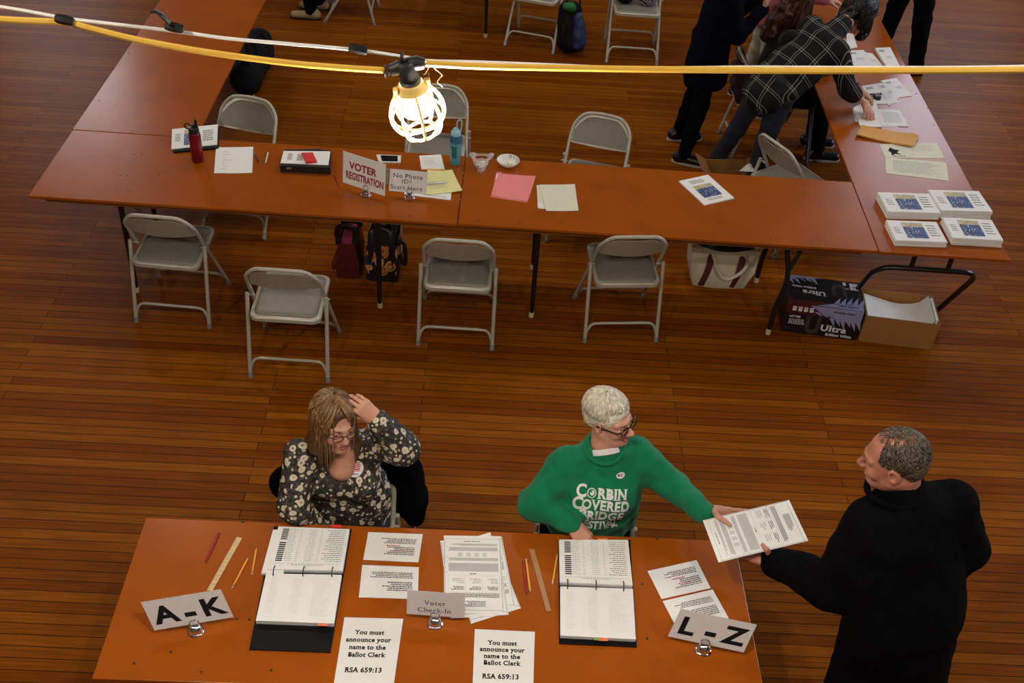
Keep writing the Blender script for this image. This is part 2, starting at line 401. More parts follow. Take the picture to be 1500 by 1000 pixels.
# ------------------------------------------------------------------ lettering (the built-in face; slab serifs added where a serif face is shown)
_G = {}
CHARS = sorted(set("ABCDEFGHIJKLMNOPQRSTUVWXYZabcdefghijklmnopqrstuvwxyz0123456789-:?!.'"))
def _glyphs():
    obs = []
    def mk(s, bold):
        c = bpy.data.curves.new('t', 'FONT'); c.body = s; c.size = 1; c.offset = bold; c.resolution_u = 4
        o = bpy.data.objects.new('t', c); COL.objects.link(o); obs.append(o); return o
    jobs = []
    for bold in (0, .036):
        for ch in CHARS: jobs.append((ch, bold, mk(ch, bold), mk('H'+ch+'H', bold)))
        jobs.append(('', bold, None, mk('HH', bold)))
    dg = bpy.context.evaluated_depsgraph_get()
    def g(o):
        me = bpy.data.meshes.new_from_object(o.evaluated_get(dg))
        vs = np.array([v.co[:2] for v in me.vertices]); fs = [tuple(p.vertices) for p in me.polygons]; bpy.data.meshes.remove(me); return vs, fs
    base = {}
    for ch, bold, a, b in jobs:
        if not ch: v, _ = g(b); base[bold] = v[:, 0].max()-v[:, 0].min()
    for ch, bold, a, b in jobs:
        if not ch: continue
        v, f = g(a); wv, _ = g(b); _G[(ch, bold > 0)] = (v, f, (wv[:, 0].max()-wv[:, 0].min())-base[bold])
    for o in obs: c = o.data; bpy.data.objects.remove(o); bpy.data.curves.remove(c)
_glyphs()
CAPH = _G[('H', False)][0][:, 1].max()
def glyph(ch, bold, serif):
    key = (ch, bold, serif)
    if key in _G: return _G[key]
    v, f, adv = _G[(ch, bold)]
    if not serif: return v, f, adv
    vs = list(map(tuple, v)); fs = list(f); ec = {}
    for p in f:
        for i in range(len(p)):
            e = tuple(sorted((p[i], p[(i+1) % len(p)]))); ec[e] = ec.get(e, 0)+1
    t = .045*(1.3 if bold else 1); ext = .062
    for (a, b), n in ec.items():
        if n != 1: continue
        pa, pb = v[a], v[b]; l = abs(pa[0]-pb[0])
        if abs(pa[1]-pb[1]) < .012 and .05 < l < .24 and ch not in "-:.?!'CGSacegszZ235689EFLTtf":
            y = (pa[1]+pb[1])/2; x0, x1 = min(pa[0], pb[0])-ext, max(pa[0], pb[0])+ext; s = 1 if y > .25 else -1
            k = len(vs); ys = sorted((y, y-s*t)); vs += [(x0, ys[0]), (x1, ys[0]), (x1, ys[1]), (x0, ys[1])]; fs.append((k, k+1, k+2, k+3))
        elif ch in 'TFtf' and abs(pa[1]-pb[1]) < .012 and .05 < l < .24 and abs(pa[1]) < .02:
            k = len(vs); x0, x1 = min(pa[0], pb[0])-ext, max(pa[0], pb[0])+ext; vs += [(x0, 0), (x1, 0), (x1, t), (x0, t)]; fs.append((k, k+1, k+2, k+3))
    _G[key] = (np.array(vs), fs, adv+.05); return _G[key]
def text_mesh(s, bold=False, serif=False, sp=0):
    """polygons with cap height 1, baseline 0, from x=0; returns verts, faces, width"""
    x = 0; vs = []; fs = []
    for ch in s:
        if ch == ' ': x += .30; continue
        v, f, a = glyph(ch, bold, serif); b = len(vs)
        vs += [((p[0]+x)/CAPH, p[1]/CAPH) for p in v]; fs += [tuple(i+b for i in q) for q in f]; x += a+sp
    return vs, fs, x/CAPH

class Face:
    """a planar quad (TL,TR,BR,BL); lays print on it: u right, v down, 0..1"""
    def __init__(s, q, lift=.0005, n=None):
        s.q = [V(p) for p in q]; s.n = (s.q[1]-s.q[0]).cross(s.q[3]-s.q[0]).normalized()*-1 if n is None else V(n)
        s.lift = lift; s.W = ((s.q[1]-s.q[0]).length+(s.q[2]-s.q[3]).length)/2; s.H = ((s.q[3]-s.q[0]).length+(s.q[2]-s.q[1]).length)/2
        s.mb = MB()
    def p(s, u, v, dz=0):
        a, b, c, d = s.q; return (a*(1-u)+b*u)*(1-v)+(d*(1-u)+c*u)*v + s.n*(s.lift+dz)
    def rect(s, u0, v0, u1, v1, m=0, dz=0):
        s.mb.add([s.p(u0, v0, dz), s.p(u1, v0, dz), s.p(u1, v1, dz), s.p(u0, v1, dz)], [(0, 1, 2, 3)], m); return s
    def poly(s, pts, m=0, dz=0):
        s.mb.add([s.p(u, v, dz) for u, v in pts], [tuple(range(len(pts)))], m); return s
    def text(s, t, u, v, h, bold=False, serif=False, align='c', m=0, flip=False, wide=1, dz=0, sp=0, shear=0, maxw=None):
        """cap height h in metres, baseline at v; flip = upside down"""
        vs, fs, w = text_mesh(t, bold, serif, sp); kx = h*wide
        if maxw and w*kx > maxw*s.W: kx = maxw*s.W/w
        x0 = {'c': -w/2, 'l': 0, 'r': -w}[align]; g = -1 if flip else 1
        s.mb.add([s.p(u+g*(x0+x+shear*y)*kx/s.W, v-g*y*h/s.H, dz) for x, y in vs], fs, m); return s
    def lines(s, u0, v0, u1, v1, n, fill=.42, m=0, seed=0, ragged=.15, words=True, right=False):
        """rows of small print"""
        rg = random.Random(seed); dv = (v1-v0)/n
        for i in range(n):
            ue = u1-(u1-u0)*ragged*rg.random(); us = u0
            if right: us, ue = u0+(u1-ue), u1
            x = us; v = v0+dv*i
            while x < ue-.004:
                l = rg.uniform(.012, .05) if words else ue-x
                s.rect(x, v, min(x+l, ue), v+dv*fill, m); x += l+.010
        return s
    def build(s, parent, mats=None, name='printing'):
        if s.mb.f: return s.mb.build(name, mats or INK, parent)

def quad(*px, z=TZ): return [at(p[0], p[1], z) for p in px]
def slab(q, h, z_down=True):
    """solid under a quad of top corners"""
    top = [V(p) for p in q]; return MB().hexa([p-V((0, 0, h)) for p in top], top)
def curled(q, th, amp=.006, n=10, seed=0):
    """sheet from a quad with softly lifted corners"""
    rg = random.Random(seed); cl = [rg.uniform(0, amp) for _ in range(4)]; m = MB(); q = [V(p) for p in q]
    def P(u, v, dz):
        l = sum(c*max(0, 1-math.hypot(u-a, v-b)/.55)**2 for c, (a, b) in zip(cl, ((0, 0), (1, 0), (1, 1), (0, 1))))
        return (q[0]*(1-u)+q[1]*u)*(1-v)+(q[3]*(1-u)+q[2]*u)*v+V((0, 0, l+dz))
    N = n+1; vs = [P(i/n, j/n, 0) for j in range(N) for i in range(N)]+[P(i/n, j/n, -th) for j in range(N) for i in range(N)]; fs = []
    o = N*N
    for j in range(n):
        for i in range(n):
            a = j*N+i; fs += [(a, a+1, a+N+1, a+N), (o+a, o+a+N, o+a+N+1, o+a+1)]
    for i in range(n):
        for a, b in ((i, i+1), (n*N+i+1, n*N+i), ((i+1)*N, i*N), (i*N+n, (i+1)*N+n)): fs.append((a, b, o+b, o+a))
    return m.add(vs, fs)
def sheet(name, label, cat, q, mt=PAPER, th=.0008, group=None, rise=None, curl=0, seed=0):
    """a sheet or stack lying with its TOP at the quad; rise = thickness"""
    h = rise or th
    o = (curled(q, h, curl, seed=seed) if curl else slab(q, h)).build(name, mt)
    tag(o, label, cat, group); return o, Face(q)

# ------------------------------------------------------------------ folding tables
def table(name, label, x0, y0, x1, y1, rz=0, legs=('straight', 'straight'), top=None, group='brown folding tables', screws=(), rails=True):
    """x0..x1 is the long side in the table's own frame; (x0,y0),(x1,y1) opposite corners before turning about the centre"""
    cx, cy = (x0+x1)/2, (y0+y1)/2; L, D = abs(x1-x0), abs(y1-y0)
    turned = D > L
    t = thing(name, label, 'table', (cx, cy, 0), rz + (PI/2 if turned else 0), group)
    if turned: L, D = D, L
    MB().box((0, 0, TZ-.009), (L, D, .018)).build('tabletop', top or TOPM, t, local=True, bevel=.003)
    m = MB()
    for y in (-D/2+.05, D/2-.05): m.box((0, y, TZ-.018-.02), (L-.16, .022, .04))
    for x in (-L/2+.09, L/2-.09, -.0): m.box((x, 0, TZ-.018-.02), (.022, D-.12, .04))
    m.build('edge_rail', RAILM, t, local=True)
    for sx, kind in zip((-1, 1), legs):
        X = sx*(L/2-(.13 if 'top edge' in label else .47))
        if kind == 'straight':
            for sy in ((-1,) if 'top edge' in label and sx < 0 else (-1, 1)):
                Y = sy*(D/2-.13)
                lg = MB().tube([(X, Y, TZ-.05), (X, Y*1.0, .36), (X, Y*1.02, .02)], [.0165, .0165, .0135], 10).build('leg', BLKM, t, local=True, smooth='auto')
                MB().cyl((X, Y*1.02, 0), (X, Y*1.02, .035), .0165, 10).build('foot_cap', OFFW, lg, local=True, smooth='auto')
            MB().tube([(X, -D/2+.13, .60), (X, D/2-.13, .60)], .011, 8).build('cross_bar', BLKM, t, local=True, smooth='auto')
            MB().tube([(X, .03, .60), (X-sx*.14, .03, TZ-.03)], .008, 8).tube([(X, -.03, .60), (X-sx*.14, -.03, TZ-.03)], .008, 8).build('brace', BLKM, t, local=True, smooth='auto')
        elif kind == 'bent':
            for sy in (-1, 1):
                Y = sy*(D/2-.12)
                lg = MB().tube(spline([(X-sx*.02, Y*.8, TZ-.04), (X, Y*.86, .58), (X+sx*.025, Y*1.05, .42), (X, Y*1.05, .2), (X-sx*.005, Y*1.05, .02)]), .0165, 10).build('leg', BLKM, t, local=True, smooth='auto')
                MB().cyl((X-sx*.005, Y*1.05, 0), (X-sx*.005, Y*1.05, .04), .017, 10).build('foot_cap', OFFW, lg, local=True, smooth='auto')
                MB().tube([(X+sx*.11, Y*.8, TZ-.03), (X+.02*sx, Y*1.0, .46)], .013, 8).build('brace', BLKM, t, local=True, smooth='auto')
            MB().tube([(X, -D/2+.2, .58), (X, D/2-.2, .58)], .011, 8).build('cross_bar', BLKM, t, local=True, smooth='auto')
        else:   # wishbone: two short posts on a rounded inverted U
            X = sx*(L/2-.14); h = D/2-.075; lean = lambda p: (p[0]-sx*.62*(.54-p[2]), p[1], p[2])
            path = [(X, -h, .02), (X, -h, .40)]+arc((X, -h+.1, .44), .1, 180, 90, 6, (0, 1, 0))+arc((X, h-.1, .44), .1, 90, 0, 6, (0, 1, 0))+[(X, h, .40), (X, h, .02)]; path = [lean(p) for p in path]
            MB().tube(path, .017, 10).build('leg_frame', BLKM, t, local=True, smooth='auto')
            for y in (-.11, .11): MB().cyl((X, y, .53), (X, y, TZ-.02), .015, 10).build('leg_post', BLKM, t, local=True, smooth='auto')
            for y in (-h, h): MB().cyl((X-sx*.335, y, 0), (X-sx*.32, y, .03), .018, 10).build('foot_cap', RUBBER, t, local=True, smooth='auto')
    for px, py in screws:
        p = at(px, py, TZ+.001); MB().lathe([(.0001, .0012), (.004, .001), (.0055, -.001)], p, 10).build('screw', BLKM, t, smooth=True)
    return t
TD = .762; XR = 4.885
table('folding_table', 'brown hardboard table carrying the voter registration sign', -.01, -.005, 2.443, TD, screws=[(52, 262), (196, 226), (208, 226), (176, 257), (186, 257), (233, 254), (246, 254), (190, 280), (328, 297), (600, 316), (440, 298)])
table('folding_table', 'brown hardboard table carrying pink folder and white bowl', 2.450, 0, XR-.004, TD-.005, legs=('straight', 'bent'), screws=[(700, 322), (760, 325), (823, 326), (1067, 343), (1129, 350), (1189, 352), (1250, 268), (1228, 266)])
table('folding_table', 'brown table at back left running away from the corner', -.015, TD+.006, .755, TD+2.446, screws=[(193, 193), (145, 147), (188, 77)])
table('folding_table', 'brown table on the right carrying four stacks of booklets', XR, -.005, XR+.765, 2.44, legs=('wishbone', 'wishbone'), screws=[(1214, 150), (1218, 175), (1312, 90), (1342, 137), (1359, 158), (1368, 183), (1422, 264), (1437, 274)])
table('folding_table', 'farther brown table on the right, beside the person in black trousers', XR, 2.446, XR+.765, 4.886, legs=('wishbone', 'wishbone'))
table('folding_table', 'table with black legs at the top edge, beyond the folding chairs', 1.80, 4.02, 2.56, 6.46)
FT = table('folding_table', 'nearest brown check-in table with the ring binders', 1.324-.005, -2.316-TD, 1.324+2.445, -2.316, rz=.029, top=TOPM2,
           screws=[(262, 765), (349, 774), (603, 781), (787, 790), (188, 983), (287, 996), (390, 993), (938, 865), (945, 946), (960, 798), (340, 917), (358, 918), (242, 966)])
c0 = V((1.324, -2.316, 0)); FT.location = c0 + Matrix.Rotation(.029, 3, 'Z') @ V((1.22, -TD/2, 0))

# ------------------------------------------------------------------ folding chairs
def make_chair():
    t = thing('folding_chair', None, 'chair', group='beige steel folding chairs')
    def fy(z): return .225-.36*z/.62*1.0 if z <= .62 else -.135-.55*(z-.62)
    L = [(-.222, .225, .012), (-.212, .225-.36*.3/.62, .30), (-.203, .225-.36*.5/.62, .50), (-.200, -.135, .62), (-.188, -.185, .70), (-.135, -.218, .765), (-.06, -.232, .780)]
    path = spline(L+[(-x, y, z) for x, y, z in L[::-1]], 5)
    fr = MB().tube(path, .0115, 10).build('back_frame', STEEL, t, local=True, smooth='auto')
    for s in (-1, 1): MB().tube([(s*.222, .226, 0), (s*.2205, .205, .04)], .0145, 10).build('foot', RUBBER, fr, local=True, smooth='auto')
    def panel(dy0, dy1, w, zb, zt, dip):
        N, K = 14, 6; vs = []
        for side in (dy0, dy1):
            for j in range(K+1):
                for i in range(N+1):
                    u = -1+2*i/N; top = zt-.075*max(0, abs(u)-.45)**2/.3; bot = zb-dip*(1-u*u)
                    z = bot+(top-bot)*j/K; hw = w-.02*max(0, (z-.70))/.07
                    vs.append((u*hw, fy(z)-.030*(1-u*u)+side+.004*math.cos(PI*j/K), z))
        o = (N+1)*(K+1); fs = []
        for j in range(K):
            for i in range(N):
                a = j*(N+1)+i; fs += [(a, a+1, a+N+2, a+N+1), (o+a, o+a+N+1, o+a+N+2, o+a+1)]
        for i in range(N): fs += [(i, o+i, o+i+1, i+1), (K*(N+1)+i, K*(N+1)+i+1, o+K*(N+1)+i+1, o+K*(N+1)+i)]
        for j in range(K): a, b = j*(N+1), (j+1)*(N+1); fs += [(a, b, o+b, o+a), (a+N, o+a+N, o+b+N, b+N)]
        return MB().add(vs, fs)
    bk = panel(-.004, .001, .192, .600, .768, .018).build('backrest', STEEL, t, local=True, smooth='auto')
    panel(.001, .013, .180, .612, .750, .014).build('back_pad', SEATV, bk, local=True, smooth='auto')
    tl = Matrix.Rotation(R(3), 4, 'X')
    sb = MB().rbox((0, 0, 0), (.392, .405, .032), .045, seg=4, edge=.005); sb.v = [tl@v+V((0, -.005, .425)) for v in sb.v]
    se = sb.build('seat', STEEL, t, local=True, smooth='auto')
    cu = MB(); rings = []
    for k, z in ((1, .012), (1, .018), (.97, .025), (.85, .031), (.5, .035), (.05, .036)):
        x, y, r = .176*k, .182*k, .04*k; ring = []
        for sx, sy, a0 in ((1, 1, 0), (-1, 1, 90), (-1, -1, 180), (1, -1, 270)):
            for i in range(5): a = R(a0+22.5*i); ring.append(tl@V((sx*(x-r)+r*math.cos(a), sy*(y-r)+r*math.sin(a), z))+V((0, -.005, .425)))
        rings.append(ring)
    cu.loft(rings).build('seat_cushion', SEATV, se, local=True, smooth='auto')
    for s in (-1, 1):
        lg = MB().tube([(s*.219, -.100, .515), (s*.222, -.222, .012)], .0115, 10).build('rear_leg', STEEL, t, local=True, smooth='auto')
        MB().tube([(s*.222, -.223, 0), (s*.222, -.214, .035)], .0145, 10).build('foot', RUBBER, lg, local=True, smooth='auto')
        MB().cyl((s*.185, -.068, .478), (s*.232, -.068+.0, .478), .006, 8).build('pivot_bolt', STEEL, t, local=True)
    def stretch(y0, y1, n):
        z0, z1 = .05, .125
        q = [(-.218, y0, z0), (-.208, y0+(y1-y0)*.5, .085), (-.185, y0+(y1-y0)*.9, .117), (-.14, y1, z1), (0, y1, z1)]
        MB().tube(spline(q+[(-x, y, z) for x, y, z in q[-2::-1]], 4), .0085, 8).build(n, STEEL, t, local=True, smooth='auto')
    stretch(-.212, -.194, 'stretcher'); stretch(.202, .160, 'stretcher')
    return t
_CH = []
def chair(x, y, deg, label, first=[None], flat=None):
    if first[0] is None: first[0] = make_chair(); o = first[0]
    else: o = copy_tree(first[0])
    o.location = (x, y, 0); o.rotation_euler = (0, 0, R(deg)); o['label'] = label; _CH.append(o); return o
def ch_at(pxl, pxr, deg, label):
    """rear feet at two pixels of the photograph"""
    a, b = at(pxl[0], pxl[1], 0), at(pxr[0], pxr[1], 0); m = (a+b)/2; f = Matrix.Rotation(R(deg), 3, 'Z') @ V((0, .222, 0))
    return chair(m.x+f.x, m.y+f.y, deg, label)
ch_at((201, 471), (306, 480), -2, 'empty folding chair nearest the left end of the registration table, front side')
ch_at((369, 552), (478, 559), 0, 'folding chair pulled farthest out from the registration table, just behind the long-haired woman')
ch_at((615, 505), (718, 512), 0, 'empty folding chair in front of the seam between the two long tables')
ch_at((859, 502), (958, 499), 7, 'empty folding chair left of the canvas tote bag, seen from behind')
chair(.95, 1.03, 168, 'folding chair behind the registration table next to the dark red bottle')
chair(2.215, 1.38, 181, 'folding chair behind the registration table, directly behind the hanging lamp')
chair(3.28, 1.12, 166, 'folding chair behind the table with the white bowl, back facing the room')
chair(4.64, 1.25, -58, 'folding chair in the inner corner of the two tables, turned towards the right table')
chair(4.62, 2.45, -86, 'folding chair under the auburn-haired person, at the right table')
chair(2.885, 4.155, 166, 'folding chair at the top edge beside the blue backpack')
chair(3.74, 4.015, 180, 'folding chair at the top edge holding the zebra-striped bag')
chair(1.19, 4.45, 92, 'folding chair at the top left by the tan shoes')
chair(2.10, -2.115, 178, 'folding chair under the long-haired woman, jacket over its back')
chair(3.17, -2.115, 180, 'folding chair under the woman in the green sweatshirt')
# ------------------------------------------------------------------ signs in bell-shaped holders
def holder(px, py, label, s=1.0, group='chrome bell-shaped sign holders'):
    c = at(px, py, TZ); t = thing('sign_holder', label, 'sign holder', c, 0, group)
    MB().lathe([(.0001, 0), (.030*s, 0), (.031*s, .003), (.028*s, .006), (.022*s, .008)], n=20).build('base', CHROME, t, local=True, smooth='auto')
    MB().lathe([(.026*s, .006), (.0265*s, .016), (.023*s, .027), (.015*s, .036), (.006*s, .039), (.0001, .040)], n=20).build('dome', CHROME, t, local=True, smooth=True)
    return t
def ring(t, a, s=1.0):
    """spring ring of a holder, standing in the plane of its card"""
    m = MB()
    for d in (-.0025, .0025):
        m.tube(arc(V((0, d-.002, .052*s)), .017*s, -60, 240, 14, (math.cos(a), math.sin(a), 0)), .0016, 6)
    m.build('ring_clip', CHROME, t, local=True, smooth=True)
def sign(label, tl, tr, br, bl, zb, zt, hold, words, group='small tabletop signs', mt=CARDG):
    q = [at(*tl, zt), at(*tr, zt), at(*br, zb), at(*bl, zb)]
    c = sum(q, V())/4; e1 = ((q[1]-q[0])+(q[2]-q[3]))/2; e2 = ((q[3]-q[0])+(q[2]-q[1]))/2
    q = [c-e1/2-e2/2, c+e1/2-e2/2, c+e1/2+e2/2, c-e1/2+e2/2]
    u = (q[1]-q[0]).normalized(); nn = (q[3]-q[0]).cross(u).normalized()
    if nn.y > 0: nn = -nn
    o = MB().hexa([p-nn*.0012 for p in q], q).build('tabletop_sign', mt); tag(o, label, 'sign', group)
    f = Face(q, n=nn)
    for kw in words: f.text(**kw)
    f.build(o, [INK, SIGNRED], 'lettering')
    h = holder(*hold[:2], hold[2]); ring(h, math.atan2(u.y, u.x))
    return o
SIGNRED = mat('sign_red', (.33, .012, .03), .5)
sign('grey card reading A - K on the near check-in table', (205, 881), (324.5, 863.5), (341, 902.7), (227.5, 924), .772, .868, (286.7, 924, 'chrome bell holder carrying the A - K card'),
     [dict(t='A', u=.215, v=.80, h=.066, bold=True, wide=1.25), dict(t='-', u=.51, v=.86, h=.075, bold=True, wide=1.2), dict(t='K', u=.80, v=.80, h=.066, bold=True, wide=1.25)])
sign('grey card reading L - Z on the near check-in table', (996, 890), (1110, 916), (1088, 954), (979.5, 933), .772, .868, (1030, 952, 'chrome bell holder carrying the L - Z card'),
     [dict(t='L', u=.18, v=.80, h=.066, bold=True, wide=1.25), dict(t='-', u=.50, v=.84, h=.075, bold=True, wide=1.2), dict(t='Z', u=.80, v=.80, h=.066, bold=True, wide=1.25)])
sign('grey card reading Voter Check-In on the near table', (596.5, 864), (681.4, 869.7), (680, 905), (595.8, 898.6), .772, .862, (637, 913, 'chrome bell holder carrying the Voter Check-In card'),
     [dict(t='Voter', u=.49, v=.56, h=.0175, serif=True, wide=1.25), dict(t='Check-In', u=.48, v=.86, h=.0175, serif=True, wide=1.25)])
sign('white sign reading VOTER REGISTRATION in red capitals', (502, 221), (566, 240.5), (563, 287.5), (502.7, 266.7), .770, .965, (536, 286, 'chrome bell holder under the VOTER REGISTRATION sign'),
     [dict(t='VOTER', u=.47, v=.48, h=.042, bold=True, m=1, wide=.92, sp=.02), dict(t='REGISTRATION', u=.52, v=.80, h=.042, bold=True, m=1, maxw=.90)], mt=PAPER)
sign('white card reading No Photo ID? Start Here', (572, 247.5), (626.7, 251.5), (625, 285), (569, 278.7), .770, .905, (600, 290, 'chrome bell holder under the No Photo ID card'),
     [dict(t='No Photo', u=.49, v=.36, h=.025, serif=True, wide=1.1), dict(t='ID?', u=.46, v=.60, h=.025, serif=True, wide=1.1), dict(t='Start Here', u=.47, v=.88, h=.025, serif=True, wide=1.1)], mt=PAPER)

# ------------------------------------------------------------------ printed sheets on the near table
def notice(label, q):
    o, f = sheet('laminated_notice', label, 'paper', q, LAMI, .001, 'laminated notices facing the voters')
    # clear margin of the lamination pouch
    g = Face(q, .0002); 
    for i, s in enumerate(['You must', 'announce your', 'name to the', 'Ballot Clerk']):
        f.text(s, .47, .255+.112*i, .0185, bold=True, serif=True, wide=.93)
    f.text('RSA 659:13', .46, .815, .0195, bold=True, serif=True, wide=.93); f.build(o); return o
notice('laminated notice lying directly left of the chrome holder at the front edge, You must announce', quad((504.6, 903.7), (590.7, 906), (576.5, 1004), (488.6, 1003), z=TZ+.002))
notice('laminated notice lying right of the Voter Check-In sign, You must announce', quad((695.4, 921), (783.5, 925), (781, 1012), (692, 1010), z=TZ+.002))
def card(label, q, seed, red=True, mt=LAMI):
    o, f = sheet('printed_card', label, 'paper', q, mt, .001, 'printed cards facing the clerks')
    # text faces the seated clerks: right aligned from here
    f.lines(.22 if red else .12, .20, .90, .40, 4, .5, 0, seed, .3, right=True); f.lines(.35, .50, .90, .80, 5, .5, 0, seed+1, .35, right=True)
    if red: f.lines(.38, .44, .62, .485, 1, .8, 1, seed, 0); f.lines(.45, .62, .85, .66, 1, .8, 1, seed, .2)
    f.build(o, [INK, REDINK]); return o
card('upper of the two shiny laminated cards right of the left binder', quad((539.5, 779), (619.3, 782), (613, 823.3), (532, 819.5), z=TZ+.002), 3)
card('lower of the two shiny laminated cards, behind the Voter Check-In sign', quad((530.7, 827), (613.5, 830.4), (612, 877), (525.6, 874.5), z=TZ+.002), 4, False)
card('tilted white card with red words below the outstretched green sleeve', quad((948.5, 836), (1020.5, 820), (1041, 861), (969, 877), z=TZ+.002), 5, mt=PAPER)
card('tilted white card partly hidden by the L - Z sign', quad((970.7, 880), (1044, 863), (1067.5, 905), (992, 921), z=TZ+.002), 6, False, mt=PAPER)

def ballot_print(f, flip=True, seed=1, full=True):
    """a two-sided ballot with timing marks; flip: read from the far side"""
    def rc(u0, v0, u1, v1, m=0):
        if flip: u0, u1, v0, v1 = 1-u1, 1-u0, 1-v1, 1-v0
        f.rect(u0, v0, u1, v1, m)
    def ln(u0, v0, u1, v1, n, fl=.5, m=1, s=0, rg=.1, wd=True):
        if flip: f.lines(1-u1, 1-v1, 1-u0, 1-v0, n, fl, m, s, rg, wd, True)
        else: f.lines(u0, v0, u1, v1, n, fl, m, s, rg, wd)
    for i in range(64):
        for u in (.008, .978): rc(u, .02+.015*i, u+.014, .02+.015*i+.006)
    for i in range(34): rc(.03+.028*i, .035, .03+.028*i+.012, .042)
    rc(.03, .955, .97, .957)
    ln(.3, .075, .72, .15, 5, .5, 0, seed, .35)
    ln(.06, .19, .92, .245, 4, .55, 0, seed+1)
    for u in (.06, .35, .64): ln(u+.02, .28, u+.25, .33, 3, .5, 0, seed+int(u*99), .4); ln(u+.02, .36, u+.22, .43, 3, .45, 1, seed+int(u*77), .5)
    for u in (.05, .345, .64, .93): rc(u, .26, u+.003, .47, 1)
    for v in (.255, .47): rc(.05, v, .933, v+.002, 1)
    ln(.44, .485, .56, .497, 1, .8, 0, seed)
    ln(.06, .52, .93, .63, 12, .6, 1, seed+3, .02, False)
    ln(.06, .66, .93, .70, 4, .6, 1, seed+4, .03, False)
    for k in range(3): 
        for j in range(4): rc(.25+.14*j, .72+.018*k, .33+.14*j, .728+.018*k, 1)
    ln(.06, .79, .93, .84, 5, .6, 1, seed+5, .05, False); ln(.06, .86, .93, .89, 3, .6, 1, seed+6, .3, False)
    ln(.35, .915, .65, .925, 1, .8, 0, seed)
    for v in (.505, .645, .71, .85): rc(.94, v, .955, v+.006, 0)
for lab, q, z in [('lowest ballot of the fanned pile, turned farthest clockwise', ((707, 782), (722, 779), (763, 890.5), (690, 900)), .0016),
                  ('ballot of the fanned pile showing its tilted right edge under the top one', ((652, 788), (735, 785.5), (755, 889), (672, 904)), .0028),
                  ('ballot of the fanned pile peeking out at the far left corner', ((644.7, 791.7), (728, 787), (745, 900), (660, 905.5)), .0040),
                  ('topmost ballot of the fanned pile on the near table', ((650, 784), (732.8, 785), (738.4, 899), (650.5, 897)), .0054)]:
    if lab.startswith('lowest'): q = ((640+10, 800), (718, 779.3), (763, 890.5), (690, 913))
    q = quad(*q, z=TZ+z); o, f = sheet('ballot_paper', lab, 'ballot', q, PAPER, .0008, 'ballots fanned on the near table')
    ballot_print(f, True, 11+int(z*9000)); f.build(o, [INK, GREYINK])

# ------------------------------------------------------------------ ring binders with voter lists
COVER = mat('black_binder_vinyl', (.003, .003, .0035), .5, bump=.05, spec=.2); TABO = mat('orange_tab', (.85, .20, .08), .5); TABG = mat('green_tab', (.18, .42, .08), .5); TABR = mat('red_tab', (.75, .03, .03), .5)
def binder(label, cover, up, low, tabs, h, seed, side=None):
    c = quad(*cover, z=TZ+.006); m = sum(c, V())/4
    t = thing('ring_binder', label, 'binder', (m.x, m.y, TZ), 0, 'ring binders of voter lists')
    slab(c, .006).build('cover', COVER, t)
    zu = TZ+.006+h
    if side: slab(quad(*side, z=zu-.006), h*.6).build('page_stack', PAPER, t)
    for nm, q in (('upper', up), ('lower', low)):
        q = quad(*q, z=zu); hh = h
        o = slab(q, hh).build('page_stack', PAPER, t); f = Face(q)
        if nm == 'upper':
            n = 17
            for i in range(n):
                v = .05+.78*i/n
                if i != 6: f.rect(.075+.0, v, .165, v+.027, 0)
                f.lines(.18, v+.004, .30, v+.022, 1, .6, 1, seed+i, .3); f.lines(.33, v+.004, .36, v+.022, 1, .6, 1, seed+i, .1)
                f.lines(.44, v+.004, .56, v+.022, 1, .6, 1, seed+2*i, .4, right=True); f.lines(.62, v+.004, .64, v+.022, 1, .6, 1, seed, 0)
                f.lines(.68, v+.004, .95, v+.022, 1, .6, 0, seed+3*i, .35, right=True)
            f.lines(.08, .86, .95, .875, 1, .6, 1, seed, .1); f.lines(.30, .885, .75, .91, 1, .6, 1, seed, .3)
        else:
            for u0, u1 in ((.08, .2), (.38, .52), (.66, .92)): f.lines(u0, .10, u1, .88, 20, .35, 2, seed, .3)
        f.build(o, [INK, GREYINK, mat('showthrough_ink', (.66, .65, .63), .7)])
    U = quad(*up, z=zu); Lw = quad(*low, z=zu)
    for k in (.10, .49, .87):
        p = U[3]*(1-k)+U[2]*k; q2 = Lw[0]*(1-k)+Lw[1]*k; d = (Lw[3]-Lw[0]).normalized(); mid = (p+q2)/2
        MB().tube([mid-d*.022, mid-d*.018+V((0, 0, .012)), mid+V((0, 0, .019)), mid+d*.018+V((0, 0, .012)), mid+d*.022], .0022, 6).build('binder_ring', BLKM, t, smooth=True)
    a, b = U[3]-V((0, 0, .012)), U[2]-V((0, 0, .012)); MB().tube([a, b], .006, 6).build('ring_spine', CHROME, t, smooth='auto')
    for (q, mt) in tabs: slab(quad(*q, z=zu-.003), .0012).build('index_tab', mt, t)
    return t
binder('ring binder in front of the long-haired woman', ((401, 770.5), (515, 774.5), (484, 955), (365, 950.7)),
       ((408, 770.7), (512, 774.7), (502, 835.5), (391, 833)), ((390, 839.5), (500.5, 841.5), (489, 913), (374.7, 908.5)),
       [(((486, 768), (500, 768.5), (500, 773), (486, 772.5)), TABR), (((466, 910), (481, 911), (480, 916.5), (464.5, 916)), TABO)], .020, 21, side=((400, 775.5), (430, 776), (415, 840), (382.7, 839)))
